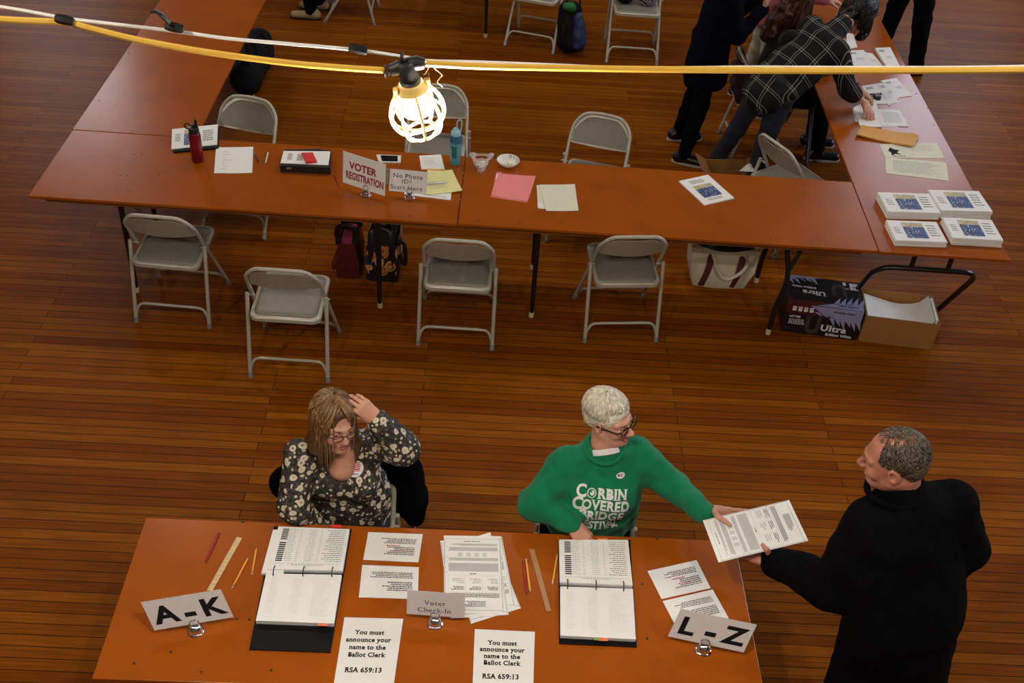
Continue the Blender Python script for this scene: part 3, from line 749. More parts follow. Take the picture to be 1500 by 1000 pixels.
binder('ring binder in front of the woman in the green sweatshirt', ((818, 790), (923, 790.5), (933, 947), (819, 942)),
       ((819, 790), (920, 790.5), (926.7, 857), (820.3, 852.5)), ((820.8, 858.5), (927, 862), (931.5, 936), (821, 930.5)),
       [(((876, 788), (890, 788), (890, 791.5), (876, 791)), TABO), (((869, 932), (877, 932.5), (877, 937.5), (870, 937)), TABG), (((877, 932.5), (891, 933.5), (890.5, 938.5), (877, 938)), TABO)], .016, 41)

# ------------------------------------------------------------------ pens, pencils, rulers
PENR = mat('red_pen_barrel', (.33, .01, .02), .3); PENCY = mat('yellow_pencil', (.80, .38, .04), .4); GOLD = mat('brass', (.7, .45, .15), .3, 1); ERAS = mat('eraser', (.7, .35, .3), .7); GRAPH = mat('graphite', (.02, .02, .02), .4); BAREW = mat('bare_wood', (.62, .42, .22), .6)
RULW = mat('pale_wood_ruler', (.62, .45, .22), .5, var=.08, scale=20, stretch=(1, 6, 1)); RULB = mat('brown_wood_ruler', (.36, .20, .08), .5, var=.1, scale=20)
def pencil(label, tip, end, z=TZ, r=.0038, group='pencils on the near table'):
    a, b = at(*tip, z+r), at(*end, z+r); d = (b-a).normalized(); t = thing('pencil', label, 'pencil', (a+b)/2-V((0, 0, r)), 0, group)
    MB().tube([a+d*.018, b-d*.016], r, 6).build('barrel', PENCY, t)
    MB().tube([a+d*.003, a+d*.018], [.0009, r], 6).build('sharpened_end', BAREW, t); MB().tube([a, a+d*.004], [.0004, .0011], 6).build('lead', GRAPH, t)
    MB().tube([b-d*.016, b-d*.007], r*1.04, 8).build('ferrule', GOLD, t); MB().tube([b-d*.007, b], r*.95, 8).build('eraser', ERAS, t)
def pen(label, tip, end, mt, z=TZ, r=.0042, capm=None, group='ball pens', cat='pen'):
    a, b = at(*tip, z+r), at(*end, z+r); d = (b-a).normalized(); t = thing('ball_pen', label, cat, (a+b)/2-V((0, 0, r)), 0, group)
    MB().tube([a+d*.006, a+d*.02, b-d*.004, b], [r*.5, r, r, r*.7], 10).build('barrel', mt, t, smooth='auto'); MB().tube([a, a+d*.007], [.0006, r*.5], 8).build('nib', GRAPH, t, smooth='auto')
    MB().tube([b-d*.002+V((0, 0, r)), b-d*.045+V((0, 0, r*1.15))], .0012, 6).build('clip', capm or mt, t)
pen('dark red pen left of the pale ruler', (300.5, 824), (321, 780), PENR, r=.005)
pencil('yellow pencil nearest the pale ruler', (364.5, 814.7), (340, 861)); pencil('yellow pencil nearest the left binder', (376, 801), (369, 841))
pen('dark red pen beside the brown ruler', (771.4, 870), (767, 820), PENR, r=.005); pencil('yellow pencil between the red pen and the brown ruler', (777, 867.7), (770.6, 818.8), r=.0045); pencil('yellow pencil left of the right binder', (816.5, 810), (809.4, 855))
def ruler(label, q, mt, marks):
    q = quad(*q, z=TZ+.004); o, f = sheet('wooden_ruler', label, 'ruler', q, mt, .003, None)
    if marks:
        for i in range(49): f.rect(.02, .01+.02*i, .30 if i % 4 == 0 else .16, .01+.02*i+.003)
        for i in range(1, 12): f.text(str(i), .55, .015+.08*i, .006)
        f.build(o)
ruler('pale wooden ruler with black marks behind the A - K sign', ((346.7, 786), (354.7, 787.5), (311, 865), (303, 864)), RULW, True)
ruler('plain brown wooden ruler left of the right binder', ((775, 804), (782.8, 804), (807.6, 894.8), (800.5, 895.5)), RULB, False)

# ------------------------------------------------------------------ registration table
def handwriting(f, seed, u0, v0, u1, v1, n, m=0):
    rg = random.Random(seed)
    for i in range(n):
        v = v0+(v1-v0)*i/n; u = u0+rg.uniform(0, .05); e = u1-rg.uniform(0, (u1-u0)*.6)
        while u < e:
            w_ = rg.uniform(.01, .035); f.poly([(u, v), (u+w_, v-.012), (u+w_, v-.002), (u, v+.01)], m); u += w_+rg.uniform(.004, .02)
PICB, PICR, PICT, PICW = mat('picture_blue', (.03, .07, .20), .5, var=.5, scale=60), mat('picture_red', (.35, .07, .04), .5), mat('picture_tan', (.45, .38, .22), .5, var=.3, scale=40), mat('picture_pale', (.55, .6, .66), .5)
def picture(f, u0, v0, u1, v1, seed=0):
    rg = random.Random(seed); f.rect(u0, v0, u1, v1, 0); f.rect(u0, v0, u1, v0+(v1-v0)*.28, 2, .0002)
    for i in range(60):
        u, v = rg.uniform(u0, u1-.03), rg.uniform(v0+(v1-v0)*.2, v1-.03); m = rg.choice((1, 3, 0, 2, 3, 4))
        f.rect(u, v, min(u1, u+rg.uniform(.01, .03)), min(v1, v+rg.uniform(.015, .05)), m, .0003+.0001*(i % 5))
PM = [PICB, PICR, PICT, PICW, INK]
# programme on a dark folder, behind the red bottle
q = quad((251, 219), (318, 212.5), (319, 219), (251, 224), z=TZ+.001)
o = slab(quad((255, 191.5), (321, 185), (320, 216), (254, 222), z=TZ+.012), .012).build('black_folder', COVER); tag(o, 'black folder under the white programme behind the red bottle', 'folder')
q = quad((252, 189), (319, 182), (318, 211.5), (251, 218), z=TZ+.017); o, f = sheet('programme_booklet', 'white programme with blue picture on the black folder behind the red bottle', 'booklet', q, PAPER, .005)
picture(f, .27, .12, .46, .88, 4); f.lines(.08, .3, .2, .7, 5, .4, 4, 3); f.lines(.68, .25, .92, .8, 6, .4, 4, 5); f.build(o, PM)
# red bottle
BOTR = mat('dark_red_metal', (.20, .008, .015), .25, .35, var=.05); BLUET = mat('translucent_blue_plastic', (.10, .42, .52), .25, trans=.25, coat=.3); BLUEC = mat('pale_blue_plastic', (.30, .55, .66), .35); DKBL = mat('dark_blue_plastic', (.02, .12, .25), .3)
t = thing('water_bottle', 'dark red metal water bottle with a black sport cap', 'bottle', at(290, 235, TZ))
MB().lathe([(.0001, 0), (.033, 0), (.036, .004), (.036, .17), (.033, .188), (.026, .197), (.0001, .198)], n=24).build('bottle_body', BOTR, t, local=True, smooth='auto')
MB().lathe([(.030, .186), (.031, .215), (.028, .225), (.012, .228), (.011, .243), (.0001, .244)], n=20).build('cap', BLKP, t, local=True, smooth='auto')
MB().tube([(.02, 0, .22), (.022, 0, .275), (.014, 0, .278), (.011, 0, .22)], .005, 8).build('spout', BLKP, t, local=True, smooth='auto')
MB().tube(arc((-.034, 0, .232), .017, 0, 300, 12), .005, 8).build('carry_loop', BLKP, t, local=True, smooth='auto')
# notes, pens
q = quad((316.5, 216), (371, 215), (369.5, 253.5), (313.5, 253.5), z=TZ+.003); o, f = sheet('note_sheet', 'white sheet with handwritten notes right of the red bottle', 'paper', q, PAPER, .002, curl=.008, seed=4)
handwriting(f, 3, .15, .18, .42, .95, 7); f.build(o)
pen('black pen beside the handwritten notes', (379.5, 239.5), (372.5, 224), BLKP, capm=CHROME); pen('white pen with dark tip right of the black pen', (389, 239.5), (392.5, 223.5), WHITEPL)
pen('red pen lying left of the VOTER REGISTRATION sign', (497, 274), (490, 256), PENR)
# black document case with papers and a red notebook on it
top = [at(*p, TZ+.05) for p in ((416, 218.5), (485, 219.5), (484, 245), (409.5, 241.5))]; t = thing('document_case', 'black document case with papers on top, left of the registration sign', 'case', sum(top, V())/4-V((0, 0, .05)))
slab(top, .05).build('case_body', BLKP, t, bevel=.004)
k0, k1 = top[3], top[2]
for s in (.18, .82):
    p = k0*(1-s)+k1*s-V((0, .003, .018)); MB().box(p, (.03, .006, .012)).build('latch', CHROME if s < .5 else BLKM, t)
MB().tube([top[0]+V((.06, .012, -.02)), top[0]+V((.07, .03, -.02)), top[1]+V((-.07, .03, -.02)), top[1]+V((-.06, .012, -.02))], .006, 8).build('handle', BLKM, t)
q = [at(*p, TZ+.054) for p in ((415.5, 221), (484, 221.5), (481, 241.5), (411, 238.5))]; o, f = sheet('printed_page', 'white printed page lying on the black document case', 'paper', q, PAPER, .003)
f.lines(.12, .2, .22, .75, 7, .5, 0, 2); f.lines(.32, .25, .46, .8, 4, .5, 0, 3); f.build(o)
q = [at(*p, TZ+.068) for p in ((441.5, 223.5), (458, 223), (464, 235.5), (448, 237))]; o, _ = sheet('red_notebook', 'small red notebook on the page on the black case', 'notebook', q, mat('red_cover', (.62, .03, .02), .4), .013)
# phone
q = quad((551, 226), (587.5, 227.3), (587, 237.7), (555, 237), z=TZ+.008); m = sum(q, V())/4; t = thing('smartphone', 'white smartphone lying behind the VOTER REGISTRATION sign', 'phone', (m.x, m.y, TZ))
slab(q, .008).build('phone_body', WHITEPL, t, bevel=.002); f = Face(q, .0004); f.rect(.16, .10, .86, .90); f.build(t, mat('black_glass', (.006, .006, .007), .05), 'screen')
# striped packet between the signs
q = [at(566.5, 247, .79), at(570, 247.5, .79), at(568.5, 270, TZ+.004), at(564.5, 270, TZ+.004)]
o = MB().hexa([p-V((0, -.012, .002)) for p in q], q).build('narrow_packet', mat('olive_packet', (.16, .17, .07), .5, var=.5, scale=120)); tag(o, 'narrow olive packet leaning between the two signs', 'packet')
# papers round the No Photo ID card
q = quad((614, 228), (646, 226), (651.5, 248), (617.5, 248.5), z=TZ+.0012); o, f = sheet('note_sheet', 'white sheet behind the No Photo ID card', 'paper', q, PAPER); f.lines(.15, .2, .7, .7, 5, .2, 1, 5); f.build(o, [INK, GREYINK])
q = quad((598, 258), (664, 260), (660, 292.5), (592, 284), z=TZ+.006); o, f = sheet('form_stack', 'white forms under the yellow sheet', 'paper', q, PAPER, .0055, curl=.004, seed=2); f.lines(.3, .88, .95, .97, 2, .4, 1, 5); f.build(o, [INK, GREYINK])
q = quad((626, 249), (662.5, 249), (677.5, 280), (623, 285), z=TZ+.011); o, f = sheet('yellow_sheet', 'yellow sheet beside the No Photo ID card', 'paper', q, YELLOWP, .003, curl=.012, seed=7); f.lines(.1, .5, .7, .85, 4, .25, 1, 5); f.build(o, [INK, GREYINK])
pencil('yellow pencil across the white sheet behind the No Photo ID card', (616, 248), (651, 248.5), TZ+.012, group=None); pen('white pen lying on the yellow sheet', (655, 266.7), (624, 269.2), WHITEPL, TZ+.014)
# blue bottle
t = thing('water_bottle', 'pale blue water bottle with a loop handle at the table seam', 'bottle', at(666.5, 239, TZ))
MB().lathe([(.0001, 0), (.029, 0), (.033, .006), (.034, .07), (.032, .10), (.033, .175), (.030, .195)], n=24).build('bottle_body', BLUET, t, local=True, smooth='auto')
MB().lathe([(.0335, .150), (.035, .155), (.033, .198), (.030, .202)], n=24).build('collar', DKBL, t, local=True, smooth='auto')
MB().lathe([(.031, .198), (.030, .222), (.020, .230), (.014, .244), (.0001, .246)], n=20).build('cap', BLUEC, t, local=True, smooth='auto')
MB().tube(spline([(.016, .0, .22), (.004, .01, .27), (.018, .014, .293), (.034, .010, .285), (.03, 0, .225)], 5), .004, 8).build('carry_loop', BLUEC, t, local=True, smooth='auto')
mb = MB(); 
for j in range(6):
    for i in range(6):
        a0, a1 = R(-128+9*i), R(-119+9*i); z0, z1 = .055+.013*j, .068+.013*j
        mb.add([(.0352*math.cos(a0), .0352*math.sin(a0), z0), (.0352*math.cos(a1), .0352*math.sin(a1), z0), (.0352*math.cos(a1), .0352*math.sin(a1), z1), (.0352*math.cos(a0), .0352*math.sin(a0), z1)], [(0, 1, 2, 3)])
mb.build('window_panel', mat('dark_teal_water', (.01, .10, .13), .1), t, local=True)

# ------------------------------------------------------------------ middle table
# bag of sweets
CLEARP = mat('clear_plastic_bag', (.85, .85, .88), .08, alpha=.28, coat=.5, bump=.4, bscale=60)
t = thing('candy_bag', 'clear plastic bag of pale sweets left of the white bowl', 'bag', at(705, 240, TZ))
a, b, c = at(691, 222, TZ+.05), at(720, 223, TZ+.05), at(704, 251.5, TZ+.004)
d0 = V((0, 0, .014)); s = SDF().cone(a-d0*1.5, b-d0*1.5, .008, k=.02).cone(a-d0*1.5, c+d0*.4, .010, .012, .03).cone(b-d0*1.5, c+d0*.4, .010, .012, .03).ell((a+b)/2*.45+c*.55, (.036, .042, .020), k=.03)
sdf_obj('bag_film', [s.mesh(.005, ripple(.003, 120, 3))], [CLEARP], t)
rg = random.Random(8); SW = [mat('sweet_'+n, c_, .4) for n, c_ in (('cream', (.75, .68, .5)), ('white', (.8, .78, .74)), ('pink', (.7, .35, .4)))]
ctr = (a+b)/2*.35+c*.65
for i in range(26):
    r_ = .030*math.sqrt(rg.random()); an = rg.random()*6.28
    MB().ball((ctr.x+r_*math.cos(an), ctr.y+r_*math.sin(an)+.008, TZ+.008+rg.random()*.02), (.007, .007, .005), 8).build('sweet', SW[i % 3], t, smooth=True)
# bowl
t = thing('bowl', 'small white bowl with a blue flower rim', 'bowl', at(744, 242, TZ))
MB().lathe([(.0001, .004), (.03, .004), (.05, .018), (.068, .040), (.070, .041), (.071, .039), (.054, .014), (.034, 0), (.0001, 0)], n=32).build('bowl_body', mat('glazed_white', (.72, .71, .66), .2), t, local=True, smooth=True)
mb = MB(); rg = random.Random(2)
for i in range(46):
    an = rg.random()*2.2-.7; r0 = rg.uniform(.055, .066); z = .018+(r0-.05)/.018*.022+.0012; s_ = rg.uniform(.002, .004)
    mb.ball((r0*math.cos(an), r0*math.sin(an), z), (s_, s_, .0008), 6)
mb.build('flower_band', mat('grey_blue_glaze', (.12, .13, .2), .3), t, local=True)
for i, (x, y) in enumerate(((.0, .01), (.014, -.006), (-.012, -.008))): tag(MB().ball(t.location+V((x, y, .012)), (.008, .008, .006), 10).build('sweet', SW[0], smooth=True), 'pale sweet in the white bowl', 'candy', 'sweets in the white bowl')
# folders
def folder(label, q, mt, under=None, tab=None, z=TZ+.004):
    qq = quad(*q, z=z); m = sum(qq, V())/4; t = thing('file_folder', label, 'folder', (m.x, m.y, TZ), 0)
    curled(qq, .0025, .004, seed=3).build('front_flap', mt, t)
    if under: slab(quad(*under, z=TZ+.0015), .0012).build('back_flap', mt, t)
    if tab: slab(quad(*tab, z=TZ+.0022), .001).build('index_tab', mt, t); f = Face(quad(*tab, z=TZ+.0022)); f.rect(.2, .2, .8, .8); f.build(t, PAPER, 'tab_label')
    return t
folder('pink folder lying on the middle table', ((730, 254), (785, 258), (773, 295), (720, 286)), PINKP, ((727, 256), (782, 260), (772, 296.5), (718.5, 288)), ((727, 252.5), (735, 252), (731, 264), (724, 264)))
folder('cream folder with a sheet, right of the pink folder', ((790, 270.5), (842, 270), (847.5, 308.5), (800, 309)), CREAMP, ((786, 271), (838, 271), (842, 304), (788, 303.5)), ((787, 296), (792, 295), (800, 306), (788, 305)))

# ------------------------------------------------------------------ booklets
def booklet_proto(name, W, D, th, label=None, group=None):
    """local: centred, lying on z=0; u along +x, top towards +y"""
    t = thing(name, label, 'booklet', group=group)
    MB().box((0, 0, th/2), (W, D, th*.92)).build('pages', PAPER, t, local=True)
    f = Face([(-W/2, D/2, th*.96), (W/2, D/2, th*.96), (W/2, -D/2, th*.96), (-W/2, -D/2, th*.96)], .0004, (0, 0, 1))
    return t, f
def place_on(t, q, z):
    m = sum(q, V())/4; d = (q[1]-q[0])+(q[2]-q[3]); t.location = (m.x, m.y, z); t.rotation_euler = (0, 0, math.atan2(d.y, d.x))
t, f = booklet_proto('programme_booklet', .165, .205, .008, 'single white programme with a crowd picture on the middle table')
picture(f, .20, .30, .80, .78, 9); f.lines(.25, .1, .75, .24, 3, .4, 4, 2); f.lines(.25, .83, .75, .92, 2, .4, 4, 3)
f.mb.v = [v for v in f.mb.v]; f.mb.build('cover_print', PM, t, local=True)
q = quad((995, 264.7), (1038, 255.6), (1074.7, 289.7), (1031.4, 300), z=TZ+.008); place_on(t, q, TZ); kk = ((q[1]-q[0]).length+(q[2]-q[3]).length)/2/.165; k2 = ((q[3]-q[0]).length+(q[2]-q[1]).length)/2/.205; t.scale = (kk, k2, 1)
t0, f = booklet_proto('programme_booklet', .30, .155, .0042)
picture(f, .26, .10, .68, .86, 5); f.lines(.07, .35, .2, .7, 4, .3, 4, 2); f.lines(.74, .2, .92, .8, 5, .3, 4, 3); f.mb.build('cover_print', PM, t0, local=True)
first = True; rg = random.Random(17)
for sid, (nm, n, q, h) in enumerate([('far left', 12, ((1289, 282), (1365.5, 283.5), (1373.5, 312), (1299.5, 309)), .052), ('far right', 13, ((1365.5, 277.6), (1437, 280.5), (1451, 309), (1374, 308)), .056),
        ('near left', 9, ((1300, 322.7), (1372.5, 324.5), (1387, 355), (1311, 351)), .038), ('near right', 12, ((1382, 318), (1452.4, 322), (1470, 352), (1395.5, 348)), .052)]):
    qq = quad(*q, z=TZ+h); W = ((qq[1]-qq[0]).length+(qq[2]-qq[3]).length)/2; D = ((qq[3]-qq[0]).length+(qq[2]-qq[1]).length)/2
    for i in range(n):
        t = t0 if first else copy_tree(t0); first = False
        place_on(t, qq, TZ+h/n*i); top = i == n-1
        if not top: t.location.x += rg.uniform(-.006, .004); t.location.y += rg.uniform(-.004, .004); t.rotation_euler.z += rg.uniform(-.015, .015)
        t.scale = (W/.30, D/.155, h/n/.0042)
        t['label'] = ('topmost white booklet with crowd picture in the %s stack' if top else 'white booklet under the top one in the %s stack') % nm
        t['category'] = 'booklet'; t['group'] = 'booklets in the %s stack on the right table' % nm

# ------------------------------------------------------------------ papers on the right table
def rp(label, q, z=.0015, th=.001, mt=PAPER, print_=1, seed=1, curl=0, group='papers being sorted on the right table', name='paper_sheet'):
    o, f = sheet(name, label, 'paper', quad(*q, z=TZ+z), mt, th, group, curl=curl, seed=seed)
    if print_ == 1: f.lines(.12, .15, .88, .85, 10, .35, 1, seed, .25)
    if print_ == 2: f.lines(.12, .12, .5, .25, 2, .5, 0, seed); f.lines(.4, .45, .8, .6, 2, .45, 1, seed)
    f.build(o, [INK, GREYINK]); return o, f
o, f = rp('cream form with a black eagle emblem under the manila envelope', ((1288, 211), (1371.7, 209), (1384.5, 231.7), (1296.5, 231)), mt=CREAMP, print_=0); f = Face(f.q)
f.poly([(.10, .50), (.16, .25), (.22, .42), (.30, .45), (.24, .62), (.30, .78), (.2, .72), (.13, .85), (.14, .62)]); f.lines(.15, .86, .4, .95, 1, .5, 0, 2); f.lines(.5, .2, .9, .6, 5, .2, 1, 4); f.build(o, [INK, GREYINK])
rp('cream form lying between the envelope and the booklet stacks', ((1296.5, 230.3), (1386, 238), (1390, 264.7), (1298, 253.7)), mt=CREAMP, seed=5)
MAN = mat('manila_envelope_paper', (.62, .30, .055), .6, var=.06, bump=.1, bscale=40)
q = quad((1262, 184), (1344, 198.5), (1335, 214.5), (1254, 198), z=TZ+.012); m = sum(q, V())/4; t = thing('manila_envelope', 'bulging manila envelope between the sorted papers and the forms', 'envelope', (m.x, m.y, TZ))
curled(q, .010, .014, 12, 5).build('envelope_body', MAN, t, smooth='auto'); e = quad((1335, 193), (1347, 199), (1339, 214), (1327, 213), z=TZ+.0145); slab(e, .001).build('flap', MAN, t)
rp('small pile of lined sheets by the hand on the right table', ((1286, 160), (1318, 161), (1331, 185), (1292, 183)), .005, .005, seed=6); rp('sheet under the small lined pile at the hand', ((1283, 162), (1306, 160), (1316, 186), (1288, 185)), .0012, seed=8)
rp('white sheets pressed by the hand of the person in plaid', ((1250, 158), (1281, 140), (1292, 186), (1260, 184)), .008, .008, seed=7, print_=0, curl=.006); rp('corner of a sheet left under the pressed ones', ((1249, 160), (1270, 150), (1280, 180), (1253, 178)), .0012, seed=9)
rp('spread sheet nearest the black stapler', ((1262, 126), (1292, 121), (1304, 152), (1280, 152)), .003, .002, seed=10, print_=2); rp('sheet fanned right of the black stapler', ((1285, 122), (1300, 122), (1319, 142), (1302, 155)), .0045, .002, seed=11, print_=2)
rp('white envelope lying alone nearest the outer edge', ((1290, 118), (1313, 114), (1336, 140), (1320, 142)), .004, .004, seed=12, print_=2); rp('bluish sheet corner under the fanned sheets', ((1303, 146), (1318, 146), (1322, 149), (1305, 152)), .0012, seed=13, print_=0)
rp('stack of envelopes above the yellow cord, right one', ((1282, 70), (1304, 69), (1319, 98), (1300, 99)), .02, .02, seed=14, print_=2); rp('loose sheet above the yellow cord beside the envelope stack', ((1262, 76), (1278, 78), (1297, 100), (1272, 100)), .004, .003, seed=15, print_=2)
rp('wide loose sheet above the yellow cord, left one', ((1241, 74), (1265, 73), (1283, 99), (1242, 98)), .008, .003, seed=16, print_=2); rp('bluish sheet half hidden by the dark hair', ((1240, 48), (1250, 50), (1256, 69), (1240, 72)), .006, .005, seed=17, print_=0)
rp('small sheet at the top of the papers on the right table', ((1243, 30), (1262, 30), (1270, 40), (1246, 42)), .003, .002, seed=18, print_=0)
t = thing('stapler', 'black stapler lying on the fanned papers', 'stapler', at(1283, 143, TZ+.006))
a, b = at(1266, 138.5, TZ+.014), at(1291, 137.5, TZ+.014); MB().tube([a, b], [.006, .009], 6, flat=.7).build('base', BLKM, t); a2, b2 = at(1279, 139, TZ+.03), at(1290, 139, TZ+.03)
MB().box(at(1284.5, 142, TZ+.016), (.05, .05, .03)).build('top_arm', BLKP, t, bevel=.005)
# ------------------------------------------------------------------ people
def npv(a): return np.array(a, float)
def unit(a): a = npv(a); return a/np.linalg.norm(a)
def basis(fwd, up=(0, 0, 1), roll=0):
    f = unit(fwd); r = unit(np.cross(f, npv(up))); u = np.cross(r, f)
    c, s = math.cos(roll), math.sin(roll); r2 = c*r+s*u; u2 = -s*r+c*u
    return np.stack([r2, f, u2], 1)           # columns right, forward, up
class Head:
    """c = centre of the skull, M columns right/forward/up, s = size"""
    def __init__(h, c, M, s=.94): h.c, h.M, h.s = npv(c), M, s
    def w(h, x, y, z): return h.c+h.s*(h.M@npv((x, y, z)))
    def E(h, S, c, r, rot=None, **k): S.ell(h.w(*c), h.s*npv(r), h.M if rot is None else h.M@rot, **k)
    def C(h, S, a, b, ra, rb=None, **k): S.cone(h.w(*a), h.w(*b), ra*h.s, (ra if rb is None else rb)*h.s, **k)
    def skin(h, smile=0, jaw=1.0, nose=1.0, neck=None, neck_r=.052, mouth_open=0, cheeks=1.0, full=1.0, vox=.003):
        S = SDF(); E, C = h.E, h.C
        E(S, (0, -.014, .034), (.074, .096, .086), k=.02)
        E(S, (0, .030, -.030), (.060*full, .062, .082), k=.03)
        for x in (-1, 1):
            C(S, (x*.052*full, .0, -.055), (x*.022*jaw, .060, -.098), .020, .017, k=.03)
            E(S, (x*.038*cheeks, .066, -.030-.004*smile), (.023, .020, .022), k=.02)
            C(S, (x*.044, .072, .020), (x*.012, .087, .019), .011, .011, k=.016)
            E(S, (x*.032, .099, .002), (.019, .016, .011), k=.012, op='s')
            E(S, (x*.032, .0765, .008), (.0165, .0135, .0085), k=.004)      # upper lid
            E(S, (x*.032, .0765, -.009), (.015, .0118, .005), k=.004)
            rot = np.array(Matrix.Rotation(R(-x*18), 3, 'Z') @ Matrix.Rotation(R(-12), 3, 'X'))
            E(S, (x*.0755, -.006, -.008), (.0085, .021, .033), rot, k=.006)
            E(S, (x*.083, .0, -.006), (.006, .010, .018), rot, k=.004, op='s')
            E(S, (x*.078, -.002, -.033), (.006, .009, .010), k=.006)
        C(S, (0, .088, .012), (0, .110*nose, -.026), .0075, .0105, k=.010)
        E(S, (0, .112*nose, -.030), (.0125, .012, .0105), k=.008)
        for x in (-1, 1): E(S, (x*.012, .102*nose, -.034), (.0085, .011, .0075), k=.006)
        E(S, (0, .080, -.064), (.027, .020, .022), k=.018)
        E(S, (0, .078, -.098*1.0), (.022*jaw, .018, .016), k=.02)
        cw = .021+.006*smile; cz = -.063+.007*smile
        up = [(-cw, .084, cz), (-.011, .0965, -.0595), (0, .0985, -.0610), (.011, .0965, -.0595), (cw, .084, cz)]
        lo = [(-cw, .084, cz-.001), (-.012, .0945, -.0705-mouth_open), (0, .0965, -.0725-mouth_open), (.012, .0945, -.0705-mouth_open), (cw, .084, cz-.001)]
        for i in range(4):
            C(S, up[i], up[i+1], .0036, .0036, k=.004, m=1); C(S, lo[i], lo[i+1], .0044, .0044, k=.004, m=1)
        if mouth_open:
            E(S, (0, .097, -.0655-mouth_open*.5), (.019, .010, .0045+mouth_open*.45), k=.002, op='s')
            E(S, (0, .0905, -.0645-mouth_open*.35), (.019, .006, .0042+mouth_open*.2), k=.001, m=2)
        n0 = (0, -.022, -.06)
        if neck is not None: S.cone(h.w(*n0), neck, neck_r*h.s, neck_r*1.08, k=.03)
        return S.mesh(vox*h.s, relax=1)
    def eyes(h, parent, iris=IRIS):
        for x in (-1, 1):
            c = V(h.w(x*.032, .0745, -.001)); f = V(h.M[:, 1]); e = MB().ball(c, .0122*h.s, 12).build('eye', EYEW, parent, smooth=True)
            MB().ball(c+f*.0088*h.s, (.0055*h.s, .0055*h.s, .0055*h.s), 10).build('iris', iris, e, smooth=True)
    def brows(h, parent, m=BROWC, th=.0028):
        for x in (-1, 1): MB().tube([h.w(x*.014, .097, .022), h.w(x*.030, .096, .0275), h.w(x*.049, .079, .022)], [th*.7, th, th*.5], 6).build('eyebrow', m, parent, smooth=True)
    def glasses(h, parent, m, w_=.023, hh=.017, r=.0019, lens=True):
        g = MB()
        for x in (-1, 1):
            ring = []
            for i in range(24):
                a = 2*PI*i/24; ca, sa = math.cos(a), math.sin(a); p = 4
                rx = abs(ca)**(2/p)*math.copysign(1, ca)*w_; rz = abs(sa)**(2/p)*math.copysign(1, sa)*hh
                ring.append(h.w(x*.033+rx, .106-.10*(abs(x*.033+rx))**1.0*.28, -.004+rz))
            g.tube(ring, r*h.s, 6, closed=True)
            g.tube([h.w(x*(.033+w_), .100, .004), h.w(x*.068, .088, .003), h.w(x*.080, .03, .004), h.w(x*.080, -.012, -.002)], r*1.2*h.s, 6)
        g.tube(spline([h.w(-.0105, .105, .001), h.w(0, .110, .003), h.w(.0105, .105, .001)], 4), r*h.s, 6)
        o = g.build('glasses', m, parent, smooth='auto'); return o
    def locks(h, mb, n, th, az, seed=0, r=(.085, .104, .098), c=(0, -.016, .034), wid=.004, drift=.2, bias=0, wave=.004, fall=0, segs=8, inward=0, nm=3, tap=.15, flat=.5):
        """strands running over the skull from polar angle th[0] to th[1] (degrees from the crown); az range in degrees, 0 = forward; fall = hanging length"""
        rg = random.Random(seed)
        for _ in range(n):
            a = rg.uniform(*az); t0 = rg.uniform(*th[0]) if isinstance(th[0], tuple) else th[0]; t1 = th[1]+rg.uniform(-8, 8)
            dr = rg.uniform(-1, 1)*drift*57+bias; gain = 1+rg.uniform(-.01, .05); ph = rg.random()*6.28; pts = []
            for i in range(segs+1):
                q = i/segs; t = R(t0+(t1-t0)*q); A = R(a+dr*q+3*math.sin(ph+5*q)*wave/.004)
                pts.append(h.w(c[0]+r[0]*gain*math.sin(t)*math.sin(A), c[1]+r[1]*gain*math.sin(t)*math.cos(A), c[2]+r[2]*gain*math.cos(t)))
            if fall:
                fl = fall*rg.uniform(.8, 1.05); d = pts[-1]-pts[-2]; d = d/np.linalg.norm(d); p = pts[-1].copy(); m = 9; cen = h.w(*c)
                for i in range(m):
                    q = (i+1)/m; g = npv((0, 0, -1.)); v = d*max(0, .6-q)+g*min(1, .5+q); v = v/np.linalg.norm(v)
                    out = p-cen; out[2] = 0; v = v-unit(out)*inward*q + wave*10*npv((math.sin(ph+q*6), math.cos(ph+q*5), 0))
                    p = p+v*fl/m; pts.append(p.copy())
            N = len(pts); rs = [wid*h.s*rg.uniform(.7, 1.2)*(1-(1-tap)*max(0, (i/(N-1)-.55)/.45)**1.5) for i in range(N)]; rs[0] *= .5
            m0 = rg.randrange(nm); mb.tube(pts, rs, 5, True, m0, flat=flat)

